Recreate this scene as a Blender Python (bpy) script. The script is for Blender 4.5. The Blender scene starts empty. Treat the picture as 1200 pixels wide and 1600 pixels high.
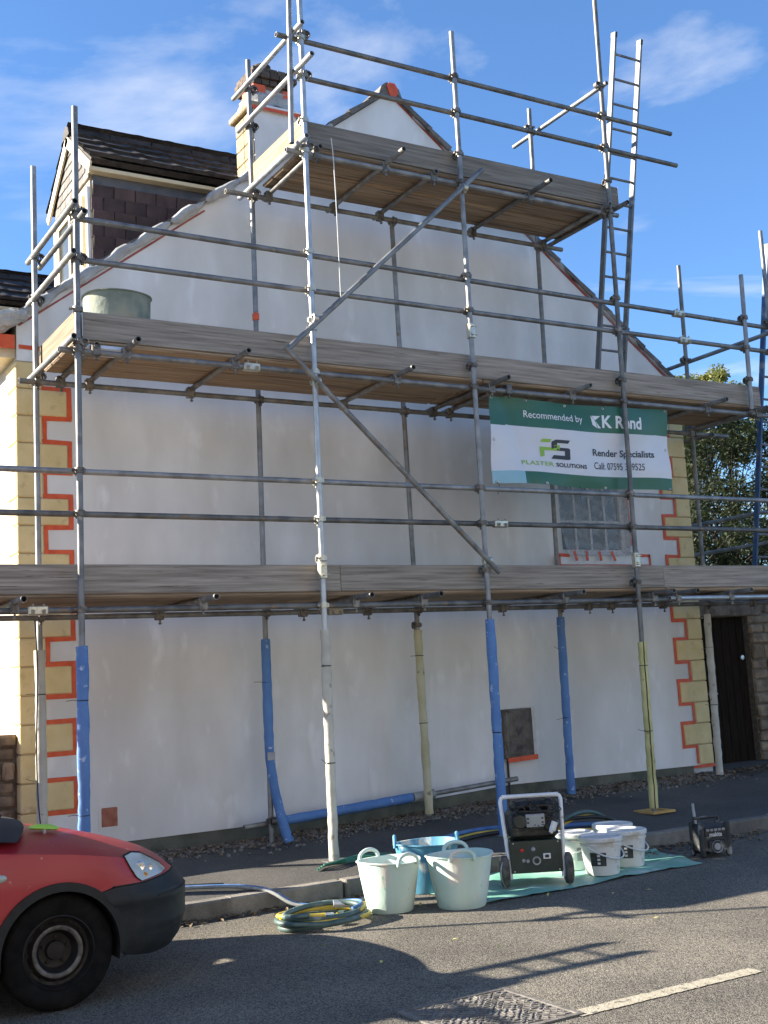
import bpy, bmesh, math, random
from mathutils import Vector, Matrix, Euler
from mathutils.geometry import tessellate_polygon
from math import sin, cos, pi, radians

random.seed(11)
sc = bpy.context.scene
COL = sc.collection

# ------------------------------------------------------------------ camera
cam_d = bpy.data.cameras.new('camera')
cam = bpy.data.objects.new('camera', cam_d); COL.objects.link(cam)
_yaw, _pitch, _roll = radians(30.913), radians(8.265), radians(-3.297)
_f = Vector((sin(_yaw), cos(_yaw), 0)); _r = Vector((cos(_yaw), -sin(_yaw), 0)); _u = Vector((0, 0, 1))
_f2 = _f * cos(_pitch) + _u * sin(_pitch); _u2 = _u * cos(_pitch) - _f * sin(_pitch)
_r3 = _r * cos(_roll) + _u2 * sin(_roll); _u3 = _u2 * cos(_roll) - _r * sin(_roll)
cam.matrix_world = Matrix(((_r3.x, _u3.x, -_f2.x, 0), (_r3.y, _u3.y, -_f2.y, 0), (_r3.z, _u3.z, -_f2.z, 1.54), (0, 0, 0, 1)))
cam_d.sensor_fit = 'VERTICAL'; cam_d.sensor_height = 24.0; cam_d.lens = 24.0 * 1853.3 / 1600
cam_d.clip_start = 0.05; cam_d.clip_end = 2000
sc.camera = cam

# ------------------------------------------------------------------ light
SUN_AZ = radians(59.0)      # from +Y towards -X
SUN_EL = radians(24.3)
SUN_STRENGTH, SKY_STRENGTH, EXPOSURE = 5.0, 0.062, 1.95
to_sun = Vector((-sin(SUN_AZ) * cos(SUN_EL), cos(SUN_AZ) * cos(SUN_EL), sin(SUN_EL)))
sd = bpy.data.lights.new('sun', 'SUN'); sd.energy = SUN_STRENGTH; sd.angle = radians(0.5); sd.color = (1.0, 0.90, 0.76)
sun = bpy.data.objects.new('sun', sd); COL.objects.link(sun)
sun.rotation_euler = to_sun.to_track_quat('Z', 'Y').to_euler(); sun.location = (-10, 10, 20)

w = bpy.data.worlds.new('World'); sc.world = w; w.use_nodes = True
nt = w.node_tree; nt.nodes.clear()
out = nt.nodes.new('ShaderNodeOutputWorld'); bg = nt.nodes.new('ShaderNodeBackground')
sky = nt.nodes.new('ShaderNodeTexSky'); sky.sky_type = 'NISHITA'; sky.sun_disc = False
sky.sun_elevation = SUN_EL; sky.sun_rotation = -SUN_AZ; sky.altitude = 200; sky.air_density = 1.0; sky.dust_density = 0.4; sky.ozone_density = 2.0
tc = nt.nodes.new('ShaderNodeTexCoord')
sep = nt.nodes.new('ShaderNodeSeparateXYZ'); nt.links.new(tc.outputs['Generated'], sep.inputs[0])
zz = nt.nodes.new('ShaderNodeMath'); zz.operation = 'MAXIMUM'; nt.links.new(sep.outputs[2], zz.inputs[0]); zz.inputs[1].default_value = 0.04
cmb = nt.nodes.new('ShaderNodeCombineXYZ')
for i in (0, 1):
    dv = nt.nodes.new('ShaderNodeMath'); dv.operation = 'DIVIDE'
    nt.links.new(sep.outputs[i], dv.inputs[0]); nt.links.new(zz.outputs[0], dv.inputs[1]); nt.links.new(dv.outputs[0], cmb.inputs[i])
mp = nt.nodes.new('ShaderNodeMapping'); nt.links.new(cmb.outputs[0], mp.inputs[0])
mp.inputs['Location'].default_value = (2.33, 0.40, 0); mp.inputs['Scale'].default_value = (1.0, 0.8, 1)
n1 = nt.nodes.new('ShaderNodeTexNoise'); n1.inputs['Scale'].default_value = 1.15; n1.inputs['Detail'].default_value = 9; n1.inputs['Roughness'].default_value = 0.56
n1.inputs['Distortion'].default_value = 0.35
nt.links.new(mp.outputs[0], n1.inputs['Vector'])
cr = nt.nodes.new('ShaderNodeValToRGB'); nt.links.new(n1.outputs['Fac'], cr.inputs[0])
cr.color_ramp.elements[0].position = 0.54; cr.color_ramp.elements[0].color = (0, 0, 0, 1)
cr.color_ramp.elements[1].position = 0.735; cr.color_ramp.elements[1].color = (0.8, 0.8, 0.8, 1)
mixc = nt.nodes.new('ShaderNodeMix'); mixc.data_type = 'RGBA'
tint = nt.nodes.new('ShaderNodeMix'); tint.data_type = 'RGBA'; tint.blend_type = 'MULTIPLY'; tint.inputs[0].default_value = 1.0
nt.links.new(sky.outputs[0], tint.inputs[6]); tint.inputs[7].default_value = (0.65, 0.89, 1.16, 1)
nt.links.new(cr.outputs[0], mixc.inputs[0]); nt.links.new(tint.outputs[2], mixc.inputs[6]); mixc.inputs[7].default_value = (4.6, 4.75, 5.0, 1)
nt.links.new(mixc.outputs[2], bg.inputs[0]); bg.inputs[1].default_value = SKY_STRENGTH
nt.links.new(bg.outputs[0], out.inputs[0])

sc.view_settings.view_transform = 'Standard'; sc.view_settings.look = 'None'
sc.view_settings.exposure = EXPOSURE; sc.view_settings.gamma = 1.0; sc.view_settings.use_curve_mapping = False

# ------------------------------------------------------------------ materials
MATS = {}
def mat(name, c1, c2=None, rough=0.6, metal=0.0, scale=6.0, detail=6.0, stretch=(1, 1, 1), bump=0.0, bscale=None,
        spec=None, speck=None, lo=0.35, hi=0.65, rand=False, alpha=None, trans=None, coat=None, rvar=0.0):
    if name in MATS: return MATS[name]
    m = bpy.data.materials.new(name); m.use_nodes = True; t = m.node_tree; N = t.nodes; L = t.links
    b = N['Principled BSDF']; b.inputs['Roughness'].default_value = rough; b.inputs['Metallic'].default_value = metal
    if spec is not None: b.inputs['Specular IOR Level'].default_value = spec
    if coat: b.inputs['Coat Weight'].default_value = coat; b.inputs['Coat Roughness'].default_value = 0.12
    c2 = c2 or c1
    co = N.new('ShaderNodeTexCoord'); mpn = N.new('ShaderNodeMapping'); mpn.inputs['Scale'].default_value = stretch
    L.new(co.outputs['Object'], mpn.inputs[0])
    vec = mpn.outputs[0]
    if rand:
        oi = N.new('ShaderNodeObjectInfo'); mu = N.new('ShaderNodeMath'); mu.operation = 'MULTIPLY'; mu.inputs[1].default_value = 37.0
        L.new(oi.outputs['Random'], mu.inputs[0]); ad = N.new('ShaderNodeVectorMath'); ad.operation = 'ADD'
        L.new(vec, ad.inputs[0]); L.new(mu.outputs[0], ad.inputs[1]); vec = ad.outputs[0]
    nz = N.new('ShaderNodeTexNoise'); nz.inputs['Scale'].default_value = scale; nz.inputs['Detail'].default_value = detail
    L.new(vec, nz.inputs['Vector'])
    rp = N.new('ShaderNodeValToRGB'); rp.color_ramp.elements[0].position = lo; rp.color_ramp.elements[1].position = hi
    rp.color_ramp.elements[0].color = (*c1, 1); rp.color_ramp.elements[1].color = (*c2, 1)
    L.new(nz.outputs['Fac'], rp.inputs[0]); col = rp.outputs[0]
    if rand:
        hs = N.new('ShaderNodeHueSaturation'); mr = N.new('ShaderNodeMapRange'); mr.inputs[3].default_value = 0.68; mr.inputs[4].default_value = 1.25
        L.new(oi.outputs['Random'], mr.inputs[0]); L.new(mr.outputs[0], hs.inputs['Value']); L.new(col, hs.inputs['Color']); col = hs.outputs[0]
    for speck in (speck if isinstance(speck, list) else [speck] if speck else []):     # (scale, colour, threshold, softness)
        n2 = N.new('ShaderNodeTexNoise'); n2.inputs['Scale'].default_value = speck[0]; n2.inputs['Detail'].default_value = 4
        L.new(vec, n2.inputs['Vector'])
        r2 = N.new('ShaderNodeValToRGB'); r2.color_ramp.elements[0].position = speck[2]; r2.color_ramp.elements[1].position = speck[2] + speck[3]
        L.new(n2.outputs['Fac'], r2.inputs[0])
        mx = N.new('ShaderNodeMix'); mx.data_type = 'RGBA'; L.new(r2.outputs[0], mx.inputs[0]); L.new(col, mx.inputs[6]); mx.inputs[7].default_value = (*speck[1], 1)
        col = mx.outputs[2]
    L.new(col, b.inputs['Base Color'])
    if rvar:
        mr2 = N.new('ShaderNodeMapRange'); mr2.inputs[3].default_value = max(0, rough - rvar); mr2.inputs[4].default_value = min(1, rough + rvar)
        L.new(nz.outputs['Fac'], mr2.inputs[0]); L.new(mr2.outputs[0], b.inputs['Roughness'])
    if bump:
        n3 = N.new('ShaderNodeTexNoise'); n3.inputs['Scale'].default_value = bscale or scale * 4; n3.inputs['Detail'].default_value = 8
        L.new(vec, n3.inputs['Vector'])
        bp = N.new('ShaderNodeBump'); bp.inputs['Strength'].default_value = bump; bp.inputs['Distance'].default_value = 0.02
        L.new(n3.outputs['Fac'], bp.inputs['Height']); L.new(bp.outputs[0], b.inputs['Normal'])
    if alpha is not None: b.inputs['Alpha'].default_value = alpha
    if trans is not None: b.inputs['Transmission Weight'].default_value = trans
    MATS[name] = m
    return m

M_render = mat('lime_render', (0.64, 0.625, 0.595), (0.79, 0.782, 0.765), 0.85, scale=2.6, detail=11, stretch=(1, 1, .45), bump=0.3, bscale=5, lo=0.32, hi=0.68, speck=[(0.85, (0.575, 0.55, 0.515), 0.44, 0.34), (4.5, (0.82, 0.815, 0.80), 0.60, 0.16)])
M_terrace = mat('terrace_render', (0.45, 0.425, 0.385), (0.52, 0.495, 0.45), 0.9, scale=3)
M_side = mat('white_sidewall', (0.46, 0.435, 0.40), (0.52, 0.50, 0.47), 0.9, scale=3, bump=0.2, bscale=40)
M_quoin = mat('cream_quoin_paint', (0.64, 0.495, 0.235), (0.72, 0.57, 0.30), 0.8, scale=5, bump=0.2, bscale=60, rand=False, speck=(9, (0.45, 0.34, 0.18), 0.6, 0.15))
M_mortar = mat('quoin_joint', (0.33, 0.24, 0.12), (0.40, 0.30, 0.16), 0.9)
M_tape = mat('orange_tape', (0.58, 0.065, 0.012), (0.68, 0.10, 0.025), 0.5, scale=12, bump=0.15, bscale=30)
M_redtape = mat('red_tape', (0.26, 0.045, 0.035), (0.40, 0.10, 0.08), 0.5, scale=8)
M_plinth = mat('plinth', (0.075, 0.08, 0.06), (0.14, 0.14, 0.11), 0.9, scale=5, bump=0.4, bscale=25)
M_tile = mat('roof_tile', (0.018, 0.014, 0.013), (0.05, 0.04, 0.036), 0.75, scale=9, bump=0.4, bscale=50, rand=True)
M_hung = mat('hung_tile', (0.050, 0.028, 0.026), (0.085, 0.05, 0.045), 0.7, scale=7, bump=0.3, bscale=40, rand=True)
M_verge = mat('verge_tile', (0.10, 0.09, 0.08), (0.19, 0.17, 0.15), 0.8, scale=10, bump=0.4, bscale=50, rand=True)
M_lead = mat('lead', (0.06, 0.065, 0.075), (0.10, 0.10, 0.11), 0.5, scale=8)
M_cream = mat('cream_paint', (0.60, 0.50, 0.32), (0.66, 0.56, 0.38), 0.6, scale=8)
M_white = mat('white_paint', (0.70, 0.69, 0.66), (0.78, 0.77, 0.75), 0.45, scale=9, speck=(14, (0.55, 0.53, 0.48), 0.62, 0.1))
M_stone = mat('stone_block', (0.13, 0.095, 0.065), (0.27, 0.205, 0.14), 0.9, scale=7, bump=0.7, bscale=22, rand=True)
M_chimstone = mat('chimney_stone', (0.26, 0.20, 0.115), (0.36, 0.29, 0.18), 0.9, scale=9, bump=0.6, bscale=30)
M_brick = mat('old_brick', (0.16, 0.085, 0.06), (0.27, 0.15, 0.10), 0.9, scale=14, bump=0.5, bscale=50, rand=True)
M_brickdark = mat('sooty_brick', (0.06, 0.045, 0.035), (0.13, 0.095, 0.07), 0.9, scale=14, bump=0.5, bscale=50, rand=True)
M_joint = mat('wall_joint', (0.10, 0.085, 0.065), (0.17, 0.15, 0.12), 0.95, scale=20, bump=0.4)
M_steel = mat('galvanised_tube', (0.165, 0.168, 0.17), (0.30, 0.303, 0.305), 0.52, 0.5, scale=7, detail=8, stretch=(1, 1, 1), bump=0.05, speck=(16, (0.30, 0.27, 0.22), 0.6, 0.12), rvar=0.12, rand=True)
M_steeldark = mat('weathered_tube', (0.13, 0.13, 0.125), (0.27, 0.265, 0.25), 0.55, 0.5, scale=8, detail=8, bump=0.08, speck=(13, (0.22, 0.16, 0.11), 0.58, 0.12), rvar=0.1, rand=True)
M_steelnew = mat('bright_tube', (0.34, 0.355, 0.365), (0.50, 0.515, 0.525), 0.40, 0.6, scale=9, bump=0.04, rvar=0.12)
M_coupler = mat('coupler_steel', (0.10, 0.09, 0.08), (0.25, 0.23, 0.20), 0.55, 0.6, scale=25, rand=True)
M_couplernew = mat('zinc_coupler', (0.45, 0.43, 0.36), (0.60, 0.57, 0.46), 0.4, 0.7, scale=25)
M_bore = mat('tube_bore', (0.012, 0.011, 0.01), (0.02, 0.018, 0.016), 0.9)
M_board = mat('weathered_board', (0.15, 0.128, 0.104), (0.35, 0.31, 0.262), 0.85, scale=5, detail=9, stretch=(0.35, 9, 9), bump=0.3, bscale=14, rand=True, lo=0.28, hi=0.72, speck=(9, (0.12, 0.09, 0.065), 0.64, 0.05))
M_deck = mat('deck_board', (0.18, 0.122, 0.075), (0.42, 0.31, 0.205), 0.85, scale=5, detail=9, stretch=(0.35, 9, 9), bump=0.3, bscale=14, rand=True, lo=0.28, hi=0.72, speck=(3, (0.10, 0.062, 0.036), 0.57, 0.16))
M_boardlit = mat('sunlit_board', (0.17, 0.125, 0.075), (0.27, 0.21, 0.13), 0.85, scale=5, detail=9, stretch=(0.35, 9, 9), bump=0.3, bscale=14, rand=True)  # lit copy of the board material, its colour set for the sunlit ends
M_band = mat('end_band', (0.55, 0.56, 0.58), (0.66, 0.67, 0.69), 0.4, 0.7)
M_foamb = mat('blue_foam', (0.07, 0.17, 0.40), (0.10, 0.22, 0.47), 0.7, scale=5, bump=0.2, bscale=30, speck=(17, (0.35, 0.45, 0.62), 0.64, 0.06))
M_foamw = mat('white_foam', (0.42, 0.40, 0.34), (0.54, 0.52, 0.45), 0.75, scale=6, bump=0.2, bscale=30, speck=(13, (0.30, 0.27, 0.22), 0.64, 0.06))
M_foamy = mat('yellow_foam', (0.42, 0.40, 0.16), (0.56, 0.53, 0.25), 0.75, scale=6, bump=0.2, bscale=30, speck=(13, (0.25, 0.22, 0.12), 0.64, 0.06))
M_foamg = mat('cream_foam', (0.43, 0.40, 0.24), (0.53, 0.50, 0.34), 0.75, scale=6, bump=0.2, bscale=30, speck=(13, (0.25, 0.22, 0.16), 0.63, 0.06))
M_black = mat('black_plastic', (0.012, 0.012, 0.012), (0.022, 0.022, 0.022), 0.5, scale=20)
M_blacktie = mat('black_tie', (0.01, 0.01, 0.01), None, 0.4)
M_alu = mat('ladder_alloy', (0.12, 0.123, 0.13), (0.18, 0.184, 0.19), 0.55, 0.25, scale=10, speck=(11, (0.30, 0.29, 0.28), 0.6, 0.1))
M_alublue = mat('blue_ladder_paint', (0.03, 0.07, 0.17), (0.06, 0.12, 0.23), 0.5, 0.2, scale=7, speck=(3, (0.26, 0.26, 0.27), 0.52, 0.06))
M_mint = mat('mint_tub', (0.40, 0.55, 0.48), (0.56, 0.68, 0.62), 0.6, scale=3.5, stretch=(1, 1, .4), bump=0.25, speck=[(9, (0.60, 0.59, 0.52), 0.57, 0.06), (13, (0.25, 0.46, 0.37), 0.64, 0.05)])
M_bluetub = mat('blue_tub', (0.05, 0.21, 0.33), (0.11, 0.30, 0.42), 0.6, scale=4, stretch=(1, 1, .5), bump=0.2, speck=(7, (0.55, 0.57, 0.52), 0.56, 0.07))
M_greytub = mat('mortar_tub', (0.15, 0.18, 0.15), (0.28, 0.31, 0.26), 0.85, scale=6, bump=0.3, speck=(6, (0.27, 0.25, 0.18), 0.5, 0.2))
M_mortarwet = mat('render_mix', (0.44, 0.42, 0.37), (0.58, 0.56, 0.51), 0.85, scale=14, bump=0.6, bscale=30)
M_bucket = mat('white_bucket', (0.60, 0.61, 0.60), (0.68, 0.69, 0.68), 0.45, scale=5, speck=(8, (0.47, 0.45, 0.39), 0.58, 0.08))
M_label = mat('bucket_label', (0.02, 0.025, 0.025), (0.05, 0.06, 0.06), 0.5, scale=30)
M_paper = mat('white_print', (0.66, 0.66, 0.66), None, 0.6)
M_tarp = mat('teal_tarp', (0.14, 0.37, 0.29), (0.24, 0.47, 0.385), 0.55, scale=3, bump=0.25, bscale=9, speck=(4, (0.42, 0.55, 0.49), 0.57, 0.12))
M_genblk = mat('machine_black', (0.012, 0.014, 0.013), (0.03, 0.034, 0.03), 0.45, scale=16, speck=(22, (0.09, 0.085, 0.075), 0.62, 0.1))
M_gengreen = mat('machine_panel', (0.008, 0.022, 0.017), (0.018, 0.034, 0.028), 0.4, scale=8, speck=(16, (0.12, 0.12, 0.11), 0.67, 0.06))
M_frame = mat('white_frame', (0.62, 0.63, 0.64), (0.72, 0.73, 0.73), 0.35, scale=10, speck=(14, (0.40, 0.37, 0.32), 0.63, 0.06))
M_rubber = mat('rubber', (0.005, 0.005, 0.005), (0.011, 0.0105, 0.010), 0.85, spec=0.12, scale=18, bump=0.2)
M_tyredirty = mat('dusty_rubber', (0.04, 0.037, 0.033), (0.12, 0.11, 0.095), 0.9, scale=18, bump=0.2)
M_red = mat('red_light', (0.5, 0.02, 0.02), None, 0.4)
M_screen = mat('lcd', (0.25, 0.28, 0.27), (0.32, 0.35, 0.34), 0.3)
M_grey = mat('grey_plastic', (0.25, 0.26, 0.27), (0.34, 0.35, 0.36), 0.5)
M_radio = mat('radio_body', (0.015, 0.017, 0.018), (0.035, 0.038, 0.04), 0.55, scale=9, bump=0.1, speck=(11, (0.34, 0.33, 0.31), 0.56, 0.14))
M_van = mat('red_van_paint', (0.31, 0.011, 0.018), (0.35, 0.014, 0.022), 0.45, scale=2.0, coat=0.18, speck=(23, (0.42, 0.20, 0.19), 0.70, 0.06))
M_bumper = mat('bumper_plastic', (0.010, 0.011, 0.012), (0.017, 0.018, 0.019), 0.55, spec=0.3, scale=14, bump=0.05)
M_glassdark = mat('van_glass', (0.01, 0.012, 0.013), (0.015, 0.017, 0.018), 0.06, spec=0.6)
M_lens = mat('headlamp_lens', (0.30, 0.33, 0.31), (0.44, 0.47, 0.44), 0.12, scale=5, spec=0.6, coat=0.6)
M_reflector = mat('lamp_reflector', (0.75, 0.76, 0.76), None, 0.15, 0.9)
M_amber = mat('amber_lens', (0.55, 0.24, 0.03), None, 0.2)
M_hub = mat('steel_wheel', (0.008, 0.007, 0.0065), (0.022, 0.019, 0.017), 0.6, 0.4, scale=14)
M_hubedge = mat('worn_wheel_rim', (0.05, 0.045, 0.04), (0.15, 0.14, 0.125), 0.5, 0.3, scale=26)
M_lime = mat('lime_glove', (0.33, 0.58, 0.05), (0.42, 0.66, 0.10), 0.6, scale=9)
M_hoseg = mat('green_hose', (0.045, 0.085, 0.08), (0.09, 0.14, 0.13), 0.5, scale=9, speck=(9, (0.30, 0.33, 0.31), 0.58, 0.14))
M_hosey = mat('yellow_hose', (0.58, 0.42, 0.04), (0.68, 0.51, 0.08), 0.5, scale=9)
M_hoseb = mat('blue_hose', (0.05, 0.14, 0.36), (0.10, 0.22, 0.45), 0.5, scale=9)
M_hosew = mat('grey_hose', (0.20, 0.21, 0.21), (0.30, 0.31, 0.30), 0.6, scale=9)
M_iron = mat('cast_iron', (0.10, 0.092, 0.082), (0.18, 0.168, 0.15), 0.75, 0.1, scale=14, bump=0.4, bscale=40)
M_line = mat('road_paint', (0.30, 0.27, 0.20), (0.38, 0.35, 0.27), 0.75, scale=20, bump=0.3, bscale=90, speck=(24, (0.13, 0.12, 0.10), 0.57, 0.05))
M_door = mat('dark_door', (0.010, 0.007, 0.005), (0.022, 0.015, 0.010), 0.9, spec=0.1, scale=6, stretch=(8, 8, 0.6), bump=0.2)
M_bark = mat('bark', (0.025, 0.02, 0.016), (0.05, 0.04, 0.032), 0.95, scale=12, bump=0.5)
M_bgreen = mat('banner_green', (0.030, 0.118, 0.072), (0.038, 0.135, 0.084), 0.38, scale=2, spec=0.4)
M_bwhite = mat('banner_white', (0.60, 0.61, 0.65), (0.65, 0.66, 0.69), 0.38, scale=2, spec=0.4)
M_bblue = mat('banner_patch', (0.24, 0.45, 0.52), (0.30, 0.50, 0.56), 0.38, scale=2, spec=0.4)
M_print_w = mat('print_white', (0.72, 0.73, 0.74), None, 0.5)
M_print_d = mat('print_dark', (0.025, 0.03, 0.04), None, 0.5)
M_print_l = mat('print_lime', (0.25, 0.46, 0.05), None, 0.5)
M_rope = mat('pale_cord', (0.60, 0.60, 0.57), None, 0.8)
M_woodpad = mat('sole_pad', (0.42, 0.26, 0.08), (0.52, 0.34, 0.12), 0.85, scale=9)
M_paving_ground = mat('grass_ground', (0.05, 0.06, 0.03), (0.09, 0.09, 0.05), 0.95, scale=0.6)
M_leafdead = mat('dead_leaves', (0.09, 0.06, 0.035), (0.24, 0.18, 0.11), 0.9, scale=40, rand=False)
M_gravel = mat('gravel', (0.10, 0.09, 0.075), (0.27, 0.25, 0.22), 0.9, scale=35)
M_leaf_y = mat('yellow_leaf', (0.42, 0.38, 0.10), (0.52, 0.47, 0.15), 0.8, scale=30)

def asphalt(name, dark, light, bias):
    m = bpy.data.materials.new(name); m.use_nodes = True; t = m.node_tree; N = t.nodes; L = t.links
    b = N['Principled BSDF']; co = N.new('ShaderNodeTexCoord')
    vo = N.new('ShaderNodeTexVoronoi'); vo.inputs['Scale'].default_value = 150; L.new(co.outputs['Object'], vo.inputs['Vector'])
    r1 = N.new('ShaderNodeValToRGB'); L.new(vo.outputs['Color'], r1.inputs[0])
    r1.color_ramp.elements[0].position = 0.15; r1.color_ramp.elements[0].color = (*dark, 1)
    r1.color_ramp.elements[1].position = 0.9; r1.color_ramp.elements[1].color = (*light, 1)
    n = N.new('ShaderNodeTexNoise'); n.inputs['Scale'].default_value = 1.1; n.inputs['Detail'].default_value = 8; L.new(co.outputs['Object'], n.inputs['Vector'])
    r2 = N.new('ShaderNodeValToRGB'); L.new(n.outputs['Fac'], r2.inputs[0])
    r2.color_ramp.elements[0].position = 0.3; r2.color_ramp.elements[0].color = (0.62, 0.62, 0.62, 1)
    r2.color_ramp.elements[1].position = 0.7; r2.color_ramp.elements[1].color = (1.12, 1.1, 1.06, 1)
    mx = N.new('ShaderNodeMix'); mx.data_type = 'RGBA'; mx.blend_type = 'MULTIPLY'; mx.inputs[0].default_value = 1
    L.new(r1.outputs[0], mx.inputs[6]); L.new(r2.outputs[0], mx.inputs[7]); L.new(mx.outputs[2], b.inputs['Base Color'])
    b.inputs['Roughness'].default_value = 0.86; b.inputs['Specular IOR Level'].default_value = 0.3
    mm = N.new('ShaderNodeMath'); mm.operation = 'SUBTRACT'; mm.inputs[0].default_value = 1; L.new(vo.outputs['Distance'], mm.inputs[1])
    n4 = N.new('ShaderNodeTexNoise'); n4.inputs['Scale'].default_value = 45; n4.inputs['Detail'].default_value = 5; L.new(co.outputs['Object'], n4.inputs['Vector'])
    ad = N.new('ShaderNodeMath'); L.new(mm.outputs[0], ad.inputs[0]); L.new(n4.outputs['Fac'], ad.inputs[1])
    bp = N.new('ShaderNodeBump'); bp.inputs['Strength'].default_value = bias; bp.inputs['Distance'].default_value = 0.006
    L.new(ad.outputs[0], bp.inputs['Height']); L.new(bp.outputs[0], b.inputs['Normal'])
    return m
M_road = asphalt('road_asphalt', (0.036, 0.034, 0.030), (0.27, 0.248, 0.205), 0.6)
M_pave = asphalt('footway_asphalt', (0.055, 0.054, 0.052), (0.135, 0.13, 0.122), 0.5)
M_kerb = mat('kerb_concrete', (0.14, 0.128, 0.11), (0.22, 0.20, 0.17), 0.9, scale=8, bump=0.4, bscale=60, rand=True)

def leaf_mat(name, c1, c2):
    m = bpy.data.materials.new(name); m.use_nodes = True; N = m.node_tree.nodes; L = m.node_tree.links
    b = N['Principled BSDF']; co = N.new('ShaderNodeTexCoord'); n = N.new('ShaderNodeTexNoise'); n.inputs['Scale'].default_value = 1.2; n.inputs['Detail'].default_value = 7
    L.new(co.outputs['Object'], n.inputs['Vector']); r = N.new('ShaderNodeValToRGB'); L.new(n.outputs['Fac'], r.inputs[0])
    r.color_ramp.elements[0].position = 0.35; r.color_ramp.elements[0].color = (*c1, 1); r.color_ramp.elements[1].position = 0.65; r.color_ramp.elements[1].color = (*c2, 1)
    L.new(r.outputs[0], b.inputs['Base Color']); b.inputs['Roughness'].default_value = 0.6
    tr = N.new('ShaderNodeBsdfTranslucent'); L.new(r.outputs[0], tr.inputs[0]); mx = N.new('ShaderNodeMixShader'); mx.inputs[0].default_value = 0.35
    L.new(b.outputs[0], mx.inputs[1]); L.new(tr.outputs[0], mx.inputs[2]); L.new(mx.outputs[0], N['Material Output'].inputs[0])
    return m
M_leaf = leaf_mat('leaves', (0.018, 0.028, 0.010), (0.042, 0.055, 0.020))
M_leaf2 = leaf_mat('sunlit_leaves', (0.13, 0.15, 0.04), (0.25, 0.255, 0.075))  # sunlight on the tree top is put into this paler leaf colour

def sheet_mat(name, fac, col, rough=0.25):
    m = bpy.data.materials.new(name); m.use_nodes = True; N = m.node_tree.nodes; L = m.node_tree.links
    b = N['Principled BSDF']; b.inputs['Base Color'].default_value = (*col, 1); b.inputs['Roughness'].default_value = rough
    tr = N.new('ShaderNodeBsdfTransparent'); mx = N.new('ShaderNodeMixShader')
    co = N.new('ShaderNodeTexCoord'); n = N.new('ShaderNodeTexNoise'); n.inputs['Scale'].default_value = 9; n.inputs['Detail'].default_value = 6
    L.new(co.outputs['Object'], n.inputs['Vector']); mr = N.new('ShaderNodeMapRange'); mr.inputs[1].default_value = 0.3; mr.inputs[2].default_value = 0.7
    mr.inputs[3].default_value = max(0, fac - 0.15); mr.inputs[4].default_value = min(1, fac + 0.15)
    L.new(n.outputs['Fac'], mr.inputs[0]); L.new(mr.outputs[0], mx.inputs[0])
    L.new(tr.outputs[0], mx.inputs[1]); L.new(b.outputs[0], mx.inputs[2]); L.new(mx.outputs[0], N['Material Output'].inputs[0])
    return m
M_sheet = sheet_mat('masking_film', 0.40, (0.46, 0.44, 0.41), 0.5)
M_film = sheet_mat('thin_film', 0.16, (0.30, 0.27, 0.24))
M_wrap = sheet_mat('plastic_wrap', 0.66, (0.50, 0.50, 0.49), 0.3)
M_pane = mat('window_glass', (0.05, 0.055, 0.055), (0.08, 0.085, 0.08), 0.1, spec=0.5)

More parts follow.
